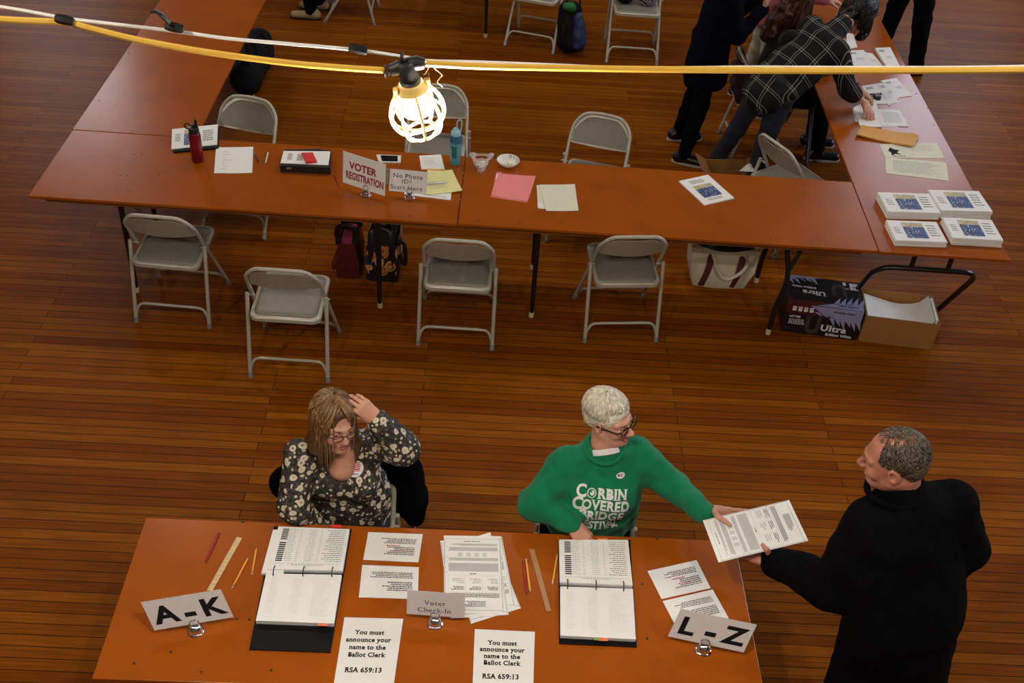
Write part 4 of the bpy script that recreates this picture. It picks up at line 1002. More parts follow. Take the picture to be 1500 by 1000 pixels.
def hand(w, d, n, ts, curl, thumb, s=1.0, spread=.1, vox=.0026, wr=.026):
    """w wrist, d finger direction, n dorsal normal, ts thumb-side; curl = 4 x (mcp,pip,dip) degrees; thumb = (out, toward palm, bend)"""
    d = unit(d); n = npv(n); n = unit(n-d*(n@d)); ts_ = npv(ts); ts_ = unit(ts_-d*(ts_@d)-n*(ts_@n)); w = npv(w); S = SDF()
    def P(a, b, c): return w+s*(a*d+b*ts_+c*n)
    kn = [(.088, .029, .0), (.092, .009, .003), (.087, -.011, .001), (.078, -.029, -.004)]
    S.cone(w-d*.012*s, w+d*.012*s, wr*s*.86, wr*s*.84, k=.012, flat=(ts_, 1.18))
    for x, y, z in kn: S.cone(P(.012, y*.55, -.002), P(x, y, z), .0165*s, .0118*s, k=.014)
    S.ell(P(.045, .020, -.008), npv((.030, .018, .014))*s, np.stack([d, ts_, n], 1), k=.012)
    L = [(.042, .025, .019), (.046, .028, .020), (.042, .026, .019), (.033, .020, .017)]
    for i, (x, y, z) in enumerate(kn):
        p = P(x, y, z); ang = 0; sd = spread*(1.5-i)/1.5; rr = (.0098, .0088, .0078, .0066) if i < 3 else (.0086, .0077, .0068, .0058)
        for j in range(3):
            ang += R(curl[i][j]); v = (d+ts_*sd*.5); v = unit(v); v = math.cos(ang)*v-math.sin(ang)*n
            q = p+v*L[i][j]*s; S.cone(p, q, rr[j]*s, rr[j+1]*s, k=.004); p = q
    if len(thumb[0:1]) and not isinstance(thumb[0], (int, float)):      # thumb given by its joints
        j = [P(.022, .022, -.004)]+[npv(x) for x in thumb]; S.chain(j, [.0150*s, .0112*s, .0098*s, .0078*s], k=.006); return S.mesh(vox, relax=1)
    o, t, b = (R(a) for a in thumb)
    p = P(.022, .022, -.006); v = math.cos(o)*d+math.sin(o)*ts_; v = unit(math.cos(t)*v-math.sin(t)*n)
    q = p+v*.044*s; S.cone(p, q, .0155*s, .0115*s, k=.012)
    v2 = unit(v*math.cos(b)+(d*.8-n*.3-ts_*.3)*math.sin(b)); r_ = q+v2*.031*s; S.cone(q, r_, .0112*s, .0098*s, k=.005)
    v3 = unit(v2*math.cos(b*.7)+(d*.8-n*.3-ts_*.3)*math.sin(b*.7)); e = r_+v3*.025*s; S.cone(r_, e, .0098*s, .0070*s, k=.005)
    return S.mesh(vox, relax=1)
RELAX = [(18, 22, 14), (20, 26, 16), (24, 30, 18), (28, 34, 20)]

def torso(S, pel, chest, s, f, w=1.0, depth=1.0, k=.05, grow=0, bust=0, belly=0, m=0):
    pel, chest = npv(pel), npv(chest); ax = chest-pel; s = unit(s); f = unit(f)
    S.cone(pel+ax*.02, pel+ax*.38, (.105+grow)*depth, (.098+grow)*depth, k=k, flat=(s, 1.55*w/depth), m=m)
    S.cone(pel+ax*.38, pel+ax*.80, (.098+grow)*depth, (.100+grow)*depth, k=k, flat=(s, 1.6*w/depth), m=m)
    if bust:
        for x in (-1, 1): S.ell(pel+ax*.68+s*x*.075*w+f*.085*depth, npv((.075, .06, .075))*bust+grow, k=.05, m=m)
    if belly: S.ell(pel+ax*.25+f*.05, npv((.15, .11, .15))*belly+grow, np.stack([s, f, np.cross(s, f)], 1), k=.06, m=m)
def person(label, cat, base): return thing('person', label, cat, (base[0], base[1], 0))
def limbs(S, J, names, rs, k=.03, m=0):
    for i in range(len(names)-1): S.cone(J[names[i]], J[names[i+1]], rs[i], rs[i+1], k=k, m=m)
def body(parent, J, s, f, extra, mats=None, w=.92, legs=True, vox=.011):
    S = SDF(); torso(S, J['pel'], J['chest'], s, f, w, .86, grow=-.012)
    S.cone(J['shL'], J['shR'], .048, k=.04)
    S.cone(J['chest'], J['neck'], .05, .048, k=.04)
    for q in 'LR':
        S.cone(J['sh'+q], J['el'+q], .036, .028, k=.02); S.cone(J['el'+q], J['wr'+q], .028, .022, k=.02)
        if legs:
            S.cone(J['hip'+q], J['kn'+q], .075, .048, k=.03); S.cone(J['kn'+q], J['an'+q], .048, .034, k=.02)
    return sdf_obj('body', [S.mesh(vox)]+extra, mats or [SKIN, LIP, TEETH], parent)
def trousers(parent, J, mt, s, f, grow=.0, w=1.0, vox=.010, name='trousers'):
    S = SDF(); pel = npv(J['pel'])
    S.cone(pel-npv((0, 0, .02)), pel+npv((0, 0, .05)), .105+grow, .10+grow, k=.04, flat=(s, 1.5*w))
    for q in 'LR':
        S.cone(J['hip'+q], J['kn'+q], .088+grow, .064+grow, k=.04); S.cone(J['kn'+q], J['an'+q], .064+grow, .052+grow, k=.02)
    return sdf_obj(name, [S.mesh(vox, ripple(.004, 30, 5))], [mt], parent)
def shoe(parent, an, d, mt, sole=SOLE, L=.25):
    an = npv(an); d = unit((d[0], d[1], 0)); g = npv((an[0], an[1], 0)); S = SDF()
    S.cone(g-d*.05+npv((0, 0, .045)), g+d*(L*.62)+npv((0, 0, .034)), .038, .034, k=.03, flat=(np.cross(d, (0, 0, 1)), 1.12)); S.cone(g-d*.03+npv((0, 0, .05)), an+npv((0, 0, .03)), .04, .042, k=.03); S.cut((0, 0, .014), (0, 0, -1))
    o = sdf_obj('shoe', [S.mesh(.006)], [mt], parent)
    side = np.cross(d, (0, 0, 1)); ring = []
    for i in range(20):
        a = 2*PI*i/20; x = math.cos(a); ring.append(g+d*(L*.62*.5-.025+x*(L*.62*.5+.065))+side*math.sin(a)*(.040 if x > 0 else .036))
    MB().loft([[V(p)+V((0, 0, z)) for p in ring] for z in (0, .018)]).build('sole', sole, o)
def lower_arm_sleeve(S, sh, el, wr, r=(.066, .054, .040), k=.035, cuff=.006, m=0):
    S.cone(sh, el, r[0], r[1], k=k, m=m); S.cone(el, wr, r[1], r[2], k=k*.7, m=m)
    if cuff: d = unit(npv(wr)-npv(el)); S.cone(npv(wr)-d*.03, npv(wr)+d*.005, r[2]+.001, r[2]-.004, k=.008, m=m)

# fabric materials
def noise_cloth(name, col, bump=.2, rough=.9, var=.12):
    return mat(name, col, rough, var=var, scale=25, bump=bump, bscale=260, spec=.2, sheen=.1)
GREEN = noise_cloth('green_fleece', (.004, .17, .075), .12); WHITEC = noise_cloth('white_cotton', (.68, .66, .66), .15)
def floral():
    m = bpy.data.materials.new('floral_blouse'); m.use_nodes = True; N, L, I = nodes(m)
    tc = N.new('ShaderNodeTexCoord'); nz = N.new('ShaderNodeTexNoise'); nz.inputs['Scale'].default_value = 18; L.new(tc.outputs['Object'], nz.inputs['Vector'])
    mx = N.new('ShaderNodeMix'); mx.data_type = 'RGBA'; mx.blend_type = 'LINEAR_LIGHT'; mx.inputs[0].default_value = .012; L.new(tc.outputs['Object'], mx.inputs[6]); L.new(nz.outputs['Color'], mx.inputs[7])
    def layer(scale, rad, prob):
        v = N.new('ShaderNodeTexVoronoi'); v.inputs['Scale'].default_value = scale; v.inputs['Randomness'].default_value = .85; L.new(mx.outputs[2], v.inputs['Vector'])
        rp = N.new('ShaderNodeValToRGB'); rp.color_ramp.interpolation = 'LINEAR'; e = rp.color_ramp.elements
        e[0].position = 0; e[0].color = (.06, .05, .045, 1); e[1].position = 1; e[1].color = (0, 0, 0, 1)
        for p, c in ((rad*.22, (.10, .085, .07, 1)), (rad*.34, (.50, .43, .31, 1)), (rad*.86, (.66, .58, .43, 1)), (rad, (.40, .32, .22, 1)), (rad*1.03, (0, 0, 0, 1))): q = e.new(p); q.color = c
        L.new(v.outputs['Distance'], rp.inputs[0])
        sep = N.new('ShaderNodeSeparateColor'); L.new(v.outputs['Color'], sep.inputs[0]); gt = N.new('ShaderNodeMath'); gt.operation = 'LESS_THAN'; gt.inputs[1].default_value = prob; L.new(sep.outputs[0], gt.inputs[0])
        m1 = N.new('ShaderNodeMath'); m1.operation = 'LESS_THAN'; m1.inputs[1].default_value = rad*1.02; L.new(v.outputs['Distance'], m1.inputs[0])
        mm = N.new('ShaderNodeMath'); mm.operation = 'MULTIPLY'; L.new(gt.outputs[0], mm.inputs[0]); L.new(m1.outputs[0], mm.inputs[1]); return rp.outputs[0], mm.outputs[0]
    c1, f1 = layer(27, .42, .62); c2, f2 = layer(56, .36, .38)
    base = N.new('ShaderNodeValToRGB'); n2 = N.new('ShaderNodeTexNoise'); n2.inputs['Scale'].default_value = 70; L.new(tc.outputs['Object'], n2.inputs['Vector'])
    base.color_ramp.elements[0].color = (.022, .019, .017, 1); base.color_ramp.elements[0].position = .45; base.color_ramp.elements[1].color = (.085, .075, .068, 1); base.color_ramp.elements[1].position = .68; L.new(n2.outputs[0], base.inputs[0])
    a = N.new('ShaderNodeMix'); a.data_type = 'RGBA'; L.new(f2, a.inputs[0]); L.new(base.outputs[0], a.inputs[6]); L.new(c2, a.inputs[7])
    b = N.new('ShaderNodeMix'); b.data_type = 'RGBA'; L.new(f1, b.inputs[0]); L.new(a.outputs[2], b.inputs[6]); L.new(c1, b.inputs[7])
    L.new(b.outputs[2], I['Base Color']); I['Roughness'].default_value = .6; I['Specular IOR Level'].default_value = .3; return m
def plaid(ax, s1, s2):
    """thin pale line grid in the shirt's own axes (object space)"""
    m = bpy.data.materials.new('black_plaid'); m.use_nodes = True; N, L, I = nodes(m); tc = N.new('ShaderNodeTexCoord'); outs = []
    nz = N.new('ShaderNodeTexNoise'); nz.inputs['Scale'].default_value = 6; L.new(tc.outputs['Object'], nz.inputs['Vector'])
    for a, sc in zip(ax, (s1, s2)):
        dt = N.new('ShaderNodeVectorMath'); dt.operation = 'DOT_PRODUCT'; dt.inputs[1].default_value = a; L.new(tc.outputs['Object'], dt.inputs[0])
        ad = N.new('ShaderNodeMath'); ad.operation = 'MULTIPLY_ADD'; ad.inputs[1].default_value = .03; L.new(nz.outputs[0], ad.inputs[0]); L.new(dt.outputs['Value'], ad.inputs[2])
        k = N.new('ShaderNodeMath'); k.operation = 'MULTIPLY'; k.inputs[1].default_value = sc; L.new(ad.outputs[0], k.inputs[0])
        fr = N.new('ShaderNodeMath'); fr.operation = 'FRACT'; L.new(k.outputs[0], fr.inputs[0])
        rp = N.new('ShaderNodeValToRGB'); rp.color_ramp.interpolation = 'CONSTANT'; e = rp.color_ramp.elements; e[0].position = 0; e[0].color = (0, 0, 0, 1); e[1].position = .42; e[1].color = (.7, .7, .7, 1)
        for p, c in ((.455, 0), (.57, .7), (.605, 0)): q = e.new(p); q.color = (c, c, c, 1)
        L.new(fr.outputs[0], rp.inputs[0]); outs.append(rp.outputs[0])
    ad = N.new('ShaderNodeMix'); ad.data_type = 'RGBA'; ad.blend_type = 'ADD'; ad.inputs[0].default_value = 1; L.new(outs[0], ad.inputs[6]); L.new(outs[1], ad.inputs[7])
    rp = N.new('ShaderNodeValToRGB'); e = rp.color_ramp.elements; e[0].color = (.006, .006, .007, 1); e[1].color = (.42, .40, .34, 1); e[1].position = 1; q = e.new(.8); q.color = (.20, .19, .16, 1); L.new(ad.outputs[2], rp.inputs[0])
    L.new(rp.outputs[0], I['Base Color']); I['Roughness'].default_value = .85; I['Specular IOR Level'].default_value = .2; return m
FLORAL = floral()
def hairm(name, c, rough=.42): return mat(name, c, rough, var=.3, scale=60, bump=.15, bscale=300, spec=.45)
WH = [hairm('white_hair', (.66, .60, .48)), hairm('cream_hair', (.58, .50, .38)), hairm('pale_grey_hair', (.46, .43, .38))]
BH = [hairm('brown_hair', (.085, .036, .012)), hairm('light_brown_hair', (.17, .080, .026)), hairm('golden_hair', (.27, .150, .050))]
GH = [hairm('grey_brown_hair', (.085, .062, .042), .6), hairm('grey_hair', (.16, .135, .105), .6), hairm('dark_brown_hair', (.035, .024, .016), .6)]
AH = [hairm('auburn_hair', (.055, .012, .006)), hairm('dark_auburn_hair', (.022, .006, .004)), hairm('copper_hair', (.10, .028, .010))]
KH = [hairm('black_hair', (.004, .0035, .0035), .35)]

def wrap_text(parent, target, jobs, origin, right, up, into, mats, name, only=None):
    """lettering and badges laid on a cloth surface by casting along 'into'"""
    me = target.data; W = wm(target); bv = BVHTree.FromPolygons([W@v.co for v in me.vertices], [tuple(p.vertices) for p in me.polygons])
    if only is not None: bv = BVHTree.FromPolygons([V(x) for x in only[0]], [tuple(int(i) for i in q) for q in only[1]])
    right, up, into = V(right).normalized(), V(up).normalized(), V(into).normalized(); mb = MB()
    for vs, fs, m, lift in jobs:
        out = []
        for x, y in vs:
            o = V(origin)+right*x+up*y-into*.5; hit, nrm, i, dd = bv.ray_cast(o, into, 1.5)
            if hit is None: hit = V(origin)+right*x+up*y
            out.append(hit-into*lift)
        mb.add(out, fs, m)
    return mb.build(name, mats, parent)
def dense(vs, fs, mx=.008):
    """split long edges so that print follows folds"""
    bm = bmesh.new(); bv = [bm.verts.new((x, y, 0)) for x, y in vs]
    for f in fs:
        try: bm.faces.new([bv[i] for i in f])
        except ValueError: pass
    bmesh.ops.triangulate(bm, faces=bm.faces)
    for _ in range(3):
        es = [e for e in bm.edges if e.calc_length() > mx]
        if not es: break
        bmesh.ops.subdivide_edges(bm, edges=es, cuts=1); bmesh.ops.triangulate(bm, faces=bm.faces)
    bm.verts.index_update(); o = ([(v.co.x, v.co.y) for v in bm.verts], [tuple(v.index for v in f.verts) for f in bm.faces]); bm.free(); return o
def word(t, x, y, h, wide=1, bold=True, serif=False, shear=0, tail=False):
    vs, fs, w_ = text_mesh(t, bold, serif); return [(x+(a-w_/2+shear*b)*h*wide, y+b*h) for a, b in vs], fs
def disc(x, y, rx, ry, n=20, a=0): 
    c, s = math.cos(a), math.sin(a); return [(x+rx*math.cos(2*PI*i/n)*c-ry*math.sin(2*PI*i/n)*s, y+rx*math.cos(2*PI*i/n)*s+ry*math.sin(2*PI*i/n)*c) for i in range(n)], [tuple(range(n))]

# ---- woman in the green sweatshirt
def P3(px, py, z): return npv(at(px, py, z))
def green_woman():
    B = (3.17, -1.95); t = person('white-haired woman in glasses and a green sweatshirt, handing a ballot to the man', 'person', B)
    s, f = unit((-1, .06, 0)), unit((.06, -1, 0))    # her right side, her front
    J = dict(pel=(3.16, -2.02, .50), chest=(3.175, -2.045, 1.00), shR=P3(828, 682, .97), shL=P3(930, 662, .99), elR=P3(783, 737, .83), wrR=P3(838, 766, .80), elL=P3(985, 712, .88), wrL=P3(1036, 752, .95), neck=(3.187, -2.05, 1.075),
             hipR=(3.06, -1.98, .50), hipL=(3.26, -1.98, .50), knR=(3.04, -2.42, .50), knL=(3.30, -2.42, .50), anR=(3.04, -2.46, .08), anL=(3.30, -2.46, .08))
    J = {k: npv(v) for k, v in J.items()}
    h = Head(P3(892, 611, 1.205), basis((.80, -.60, .06), roll=R(-2)), .94)
    hr = hand(J['wrR'], P3(857, 792, .757)-P3(841, 768, .805), (.0, -.35, .9), (1, 0, 0), [(14, 20, 12), (14, 18, 12), (18, 22, 14), (24, 28, 16)], (24, 18, 10), .98, .25)
    hl = hand(J['wrL'], P3(1078, 756, .945)-P3(1036, 752, .95)+npv((0, 0, -.008)), (.05, .55, -.8), (.1, .3, .9), [(4, 10, 8), (6, 12, 8), (8, 14, 8), (10, 16, 8)], [P3(1051, 756, 1.006), P3(1062, 763, 1.014), P3(1070, 769, 1.012)], 1.0, .1)
    body(t, J, s, f, [h.skin(smile=1, mouth_open=.004, neck=J['neck'], neck_r=.052, jaw=1.05, nose=1.06), hr, hl])
    h.eyes(t); h.brows(t, mat('pale_brow', (.3, .25, .2), .7)); h.glasses(t, mat('dark_tortoise', (.012, .007, .006), .25), .023, .0165, .0031)
    # hair
    S = SDF(); h.E(S, (0, -.016, .044), (.083, .106, .090), k=.02); h.E(S, (0, -.062, -.012), (.066, .056, .062), k=.03);
    h.E(S, (0, .128, -.025), (.105, .066, .100), k=.012, op='s')
    for x in (-1, 1): h.E(S, (x*.092, .020, -.046), (.034, .052, .048), k=.01, op='s')
    hb = sdf_obj('hair', [S.mesh(.0035, ripple(.0022, 150, 4))], [WH[0]], t)
    mb = MB(); h.locks(mb, 420, ((2, 40), 84), (70, 290), 3, r=(.0875, .110, .094), c=(0, -.016, .042), wid=.0042, wave=.006, drift=.25)
    h.locks(mb, 260, ((40, 85), 122), (112, 248), 5, r=(.080, .114, .100), c=(0, -.010, .034), wid=.004)
    h.locks(mb, 150, ((0, 25), 62), (-75, 75), 6, r=(.086, .108, .096), c=(0, -.014, .044), wid=.0042, drift=.5)
    mb.build('hair_strands', WH, hb, smooth=True)
    # white turtleneck collar under the sweatshirt
    nk = V(J['neck']); ax = (V(h.w(0, -.03, -.09))-nk).normalized(); M = ax.to_track_quat('Z', 'Y').to_matrix()
    MB().lathe([(.070, -.028), (.070, -.020), (.068, -.010), (.065, -.005), (.061, -.005), (.057, -.012), (.058, -.028)], nk+V((0, -.004, -.014)), 28, M).build('turtleneck_collar', WHITEC, t, smooth=True)
    # sweatshirt
    S = SDF(); torso(S, J['pel'], J['chest'], s, f, 1.08, 1.12, bust=.85, belly=.95, grow=.006); S.cone(J['pel']+.18*npv((0, -.2, 1)), J['chest']-npv((0, .06, .16)), .125, .11, k=.10, flat=(s, 1.35))
    S.cone(J['shR'], J['shL'], .068, k=.05); S.cone((J['shR']+J['shL'])/2+npv((0, -.005, .012)), J['neck']-npv((0, 0, .02)), .088, .078, k=.04)
    wob = lambda P: ripple(.0055, 24, 8)(P)+ripple(.003, 48, 3)(P)
    trunk = S.mesh(.0075, wob)
    lower_arm_sleeve(S, J['shR'], J['elR'], J['wrR'], (.075, .066, .046), cuff=0); lower_arm_sleeve(S, J['shL'], J['elL'], J['wrL'], (.075, .064, .044), cuff=0)
    nn = J['neck']; S.cone(nn+npv((0, .0, .036)), nn+npv((0, -.01, .11)), .069, .084, k=.010, op='s')
    sw = sdf_obj('sweatshirt', [S.mesh(.0075, lambda P: ripple(.0055, 24, 8)(P)+ripple(.003, 48, 3)(P))], [GREEN], t)
    for q in 'RL':
        d = unit(J['wr'+q]-J['el'+q]); r_ = .043 if q == 'R' else .041
        MB().tube([J['wr'+q]-d*.045, J['wr'+q]-d*.035, J['wr'+q]-d*.0, J['wr'+q]+d*.012, J['wr'+q]+d*.010], [r_, r_*1.05, r_*.97, r_*.90, r_*.74], 18).build('cuff', GREEN, sw, smooth=True)
    MB().tube([V(p) for p in [nn+.080*npv((math.cos(a), math.sin(a), 0))+npv((0, -.010, -.004-.032*max(0, -math.sin(a)))) for a in np.linspace(0, 2*PI, 28)[:-1]]], .008, 8, closed=True).build('neck_band', GREEN, sw, smooth=True)
    # print on the chest
    u = (J['chest']-J['pel']); up = V((0, .53, .85)); into = V((-.02, .83, -.55)); o = at(882, 746, .88); jobs = []
    rr = V((1, -.03, .0))
    for args in [('C', -.087, .044, .052, .8), ('RBIN', .042, .042, .042, .85), ('C', -.098, -.014, .056, .75), ('OVERED', .018, -.010, .042, .80), ('B', -.072, -.064, .052, .8), ('RIDGE', .022, -.062, .042, .82)]:
        vs, fs = dense(*word(*args, serif=True)); jobs.append((vs, fs, 0, .0022))
    for i, (ch, w_) in enumerate(zip('FESTIVAL', (0,)*8)):
        x = -.075+.0215*i; y = -.112+.016*((x)/.08)**2; vs, fs = dense(*word(ch, x, y, .036, .8, serif=True)); jobs.append((vs, fs, 0, .0022))
    vs, fs = dense(*disc(-.046, .062, .019, .022), .006); jobs.append((vs, fs, 0, .0022)); vs, fs = dense(*disc(-.046, .062, .015, .018), .006); jobs.append((vs, fs, 1, .003)); vs, fs = dense(*disc(-.044, .063, .009, .012), .006); jobs.append((vs, fs, 0, .0036)); vs, fs = dense(*disc(-.048, .068, .004, .004), .006); jobs.append((vs, fs, 1, .0042))
    for cx, cy, a0, a1, rx in ((-.106, .074, -60, 60, .01), (.094, .058, 180, 300, .012)):
        pass
    wrap_text(sw, sw, jobs, o, rr, up, into, only=trunk, mats=[mat('white_print', (.72, .74, .70), .6), GREEN], name='chest_print')
    vs, fs = dense(*disc(0, 0, .020, .0125, a=.1), .006); jb = [(vs, fs, 0, .003)]
    for a_ in ((-.009, 0, .005, .005, 2), (.004, .002, .008, .002, 1), (.004, -.004, .008, .0015, 2)): vs, fs = dense(*disc(*a_[:4]), .006); jb.append((vs, fs, a_[4], .0036))
    wrap_text(sw, sw, jb, at(907, 692, .96), rr, up, V((-.05, .85, -.5)), [WHITEPL, REDINK, mat('navy_ink', (.02, .03, .12), .5)], 'voting_sticker')
    trousers(t, J, BLKT, s, f, .01, 1.1)
    for q in 'RL': shoe(t, J['an'+q], (0, -1), SHOEB)
    return J
GJ = green_woman()

# ---- long-haired woman in the floral blouse
def floral_woman():
    t = person('long-haired woman in a dark floral blouse, one hand in her brown hair', 'person', (2.1, -1.95))
    s, f = unit((-1, .05, 0)), unit((.1, -1, 0))
    J = dict(pel=(2.10, -2.04, .50), chest=(2.10, -2.075, .99), shR=P3(440, 668, .98), shL=P3(548, 648, .98), elR=P3(430, 742, .80), wrR=(2.02, -2.24, .665), elL=P3(590, 656, 1.03), wrL=P3(551, 612, 1.20), neck=(2.115, -2.09, 1.06),
             hipR=(2.0, -1.98, .50), hipL=(2.2, -1.98, .50), knR=(2.0, -2.42, .50), knL=(2.24, -2.42, .50), anR=(2.0, -2.46, .08), anL=(2.24, -2.46, .08))
    J = {k: npv(v) for k, v in J.items()}
    h = Head(P3(490, 617, 1.185), basis((.56, -.82, .0), roll=R(6)), .94)
    hl = hand(J['wrL'], P3(524, 590, 1.285)-P3(551, 612, 1.20), (.45, -.65, .55), (-.3, .1, -.9), [(30, 40, 25), (26, 38, 25), (30, 40, 25), (34, 44, 25)], (25, 25, 15), .96, .25)
    hr = hand(J['wrR'], (.3, -.8, -.1), (0, 0, 1), (1, 0, 0), RELAX, (25, 20, 10), .95)
    S = SDF(); S.cone(J['neck']+npv((0, -.005, .02)), J['chest']+npv((.012, -.080, -.05)), .052, .055, k=.03)      # bare throat and upper chest
    body(t, J, s, f, [h.skin(smile=.35, mouth_open=.0015, neck=J['neck'], neck_r=.05, jaw=.95, nose=1.0), hl, hr, S.mesh(.006)])
    h.eyes(t); h.brows(t, BROWC, .0022); h.glasses(t, mat('dark_teal_metal', (.012, .02, .022), .3), .0225, .0145, .0019)
    mb = MB(); a, b, c = J['wrL'], J['elL'], 0
    # hair
    S = SDF(); h.E(S, (0, -.016, .042), (.084, .106, .088), k=.02)
    h.E(S, (0, -.060, -.03), (.075, .055, .085), k=.03)
    for x in (-1, 1): h.C(S, (x*.074, -.004, .02), (x*.080, -.012, -.11), .020, .026, k=.03)
    h.E(S, (-.014, .134, .006), (.078, .076, .112), k=.012, op='s')
    for p0, p1, p2 in (((-.080, .005, -.06), (-.098, .02, -.15), (-.088, .05, -.22)), ((-.085, -.03, -.06), (-.112, -.03, -.16), (-.112, .01, -.23)), ((.078, -.015, -.06), (.083, .0, -.11), (.075, .02, -.15)), ((-.02, -.09, -.05), (-.03, -.105, -.17), (-.03, -.10, -.26)), ((.05, -.075, -.05), (.06, -.09, -.16), (.06, -.07, -.23))):
        S.chain([h.w(*p0), h.w(*p1), h.w(*p2)], [.024, .022, .008], k=.03)
    hb = sdf_obj('hair', [S.mesh(.0045, ripple(.0025, 70, 4, (1, 1, .25)))], [BH[0]], t)
    mb = MB()
    h.locks(mb, 330, ((3, 30), 100), (45, 178), 3, r=(.088, .110, .093), c=(0, -.016, .042), wid=.0046, fall=.20, wave=.005, inward=.06, drift=.3)
    h.locks(mb, 330, ((3, 30), 98), (182, 318), 4, r=(.088, .110, .093), c=(0, -.016, .042), wid=.0046, fall=.14, wave=.005, inward=.05, drift=.3)
    h.locks(mb, 150, ((2, 16), 96), (20, 50), 5, r=(.088, .112, .094), c=(0, -.014, .042), wid=.0046, drift=.10, bias=30, fall=.10)
    h.locks(mb, 110, ((2, 16), 98), (-52, -40), 7, r=(.087, .111, .093), c=(0, -.014, .042), wid=.0046, drift=.12, bias=-14, fall=.12)
    h.locks(mb, 60, ((0, 10), 48), (-35, 20), 8, r=(.088, .110, .094), c=(0, -.014, .042), wid=.0044, drift=.1, bias=55)
    h.locks(mb, 150, ((2, 18), 74), (-75, 8), 9, r=(.0885, .112, .0945), c=(0, -.014, .042), wid=.005, drift=.15, bias=-28)
    h.locks(mb, 160, ((60, 95), 102), (55, 130), 19, r=(.094, .114, .096), c=(0, -.016, .042), wid=.005, fall=.24, wave=.004, drift=.1, inward=.02)
    mb.build('hair_strands', BH, hb, smooth=True)
    # blouse
    S = SDF(); torso(S, J['pel'], J['chest'], s, f, 1.0, 1.05, bust=1.0, belly=.75, grow=.0)
    S.cone(J['shR'], J['shL'], .060, k=.05); S.cone((J['shR']+J['shL'])/2, J['neck']-npv((0, 0, .03)), .080, .066, k=.04); S.cone(J['pel']+npv((0, -.01, -.06)), J['pel']+npv((0, -.01, .22)), .128, .118, k=.06, flat=(s, 1.5))
    lower_arm_sleeve(S, J['shR'], J['elR'], J['wrR'], (.070, .066, .040)); lower_arm_sleeve(S, J['shL'], J['elL'], J['wrL']*.88+J['elL']*.12, (.068, .070, .047))
    S.cone(J['neck']+npv((.0, -.02, .03)), J['chest']+npv((.010, -.145, -.040)), .066, .050, k=.012, op='s')
    bl = sdf_obj('blouse', [S.mesh(.0075, lambda P: ripple(.004, 28, 18)(P)+ripple(.002, 60, 13)(P))], [FLORAL], t)
    # badges
    jb = []
    vs, fs = dense(*disc(0, 0, .036, .036, 32), .008); jb.append((vs, fs, 0, .006))
    for i in range(4): vs, fs = dense([(.002, .024-.0085*i), (.024, .026-.0085*i), (.024, .0215-.0085*i), (.002, .0195-.0085*i)], [(0, 1, 2, 3)], .008); jb.append((vs, fs, 1, .0068))
    vs, fs = dense([(-.024, .004), (-.002, .004), (-.002, .022), (-.024, .020)], [(0, 1, 2, 3)], .008); jb.append((vs, fs, 2, .0068))
    for tx, x, y, hh, wd, m in (('NH', -.010, .008, .011, .9, 0), ('VOTES', .001, -.013, .011, .85, 1), ('OFFICIAL', 0, -.026, .0062, .9, 2)): vs, fs = dense(*word(tx, x, y, hh, wd)); jb.append((vs, fs, m, .0076))
    wrap_text(bl, bl, jb, at(520, 684, .93), (1, .08, .05), (-.08, .50, .86), (-.05, .83, -.55), [WHITEPL, mat('badge_red', (.6, .02, .02), .4), mat('badge_blue', (.01, .015, .13), .4)], 'round_badge')
    jb = []; vs, fs = dense(*disc(0, 0, .014, .021, 20, -.3), .006); jb.append((vs, fs, 0, .004)); vs, fs = dense([(-.006, -.002), (.007, .003), (.006, -.003), (-.007, -.008)], [(0, 1, 2, 3)], .006); jb.append((vs, fs, 1, .005)); vs, fs = dense([(-.004, .006), (.006, .010), (.006, .005), (-.004, .001)], [(0, 1, 2, 3)], .006); jb.append((vs, fs, 2, .005))
    wrap_text(bl, bl, jb, at(500, 694, .93), (1, .08, .05), (-.08, .50, .86), (-.05, .83, -.55), [WHITEPL, mat('badge_red', (.6, .02, .02), .4), mat('badge_blue', (.01, .015, .13), .4)], 'voting_sticker')
    # ring on the raised hand
    trousers(t, J, JEANS, s, f, .0, 1.0)
    for q in 'RL': shoe(t, J['an'+q], (0, -1), SHOEB)
    # jacket hung over her chair
    S = SDF(); y = -1.895
    for x0, z0, x1, z1, r_ in ((1.90, .755, 2.33, .765, .032), (1.88, .67, 2.34, .68, .036), (1.87, .58, 2.35, .60, .036), (1.87, .49, 2.35, .51, .036), (1.88, .40, 2.35, .42, .034)): S.cone((x0, y+.005, z0), (x1, y+.02, z1), r_, k=.12)
    S.chain([(1.88, y-.01, .70), (1.81, y-.05, .60), (1.81, y-.06, .50)], [.045, .055, .03], k=.05); S.chain([(2.31, y-.01, .755), (2.365, y-.04, .66), (2.385, y-.04, .52), (2.395, y-.04, .40)], [.042, .046, .046, .040], k=.08)
    S.cone((1.92, y-.04, .70), (2.28, y-.04, .70), .02, k=.03)
    o = sdf_obj('jacket', [S.mesh(.009, ripple(.004, 30, 5))], [BLKC], None); tag(o, 'black jacket draped over the chair of the long-haired woman', 'jacket')
    return J
floral_woman()

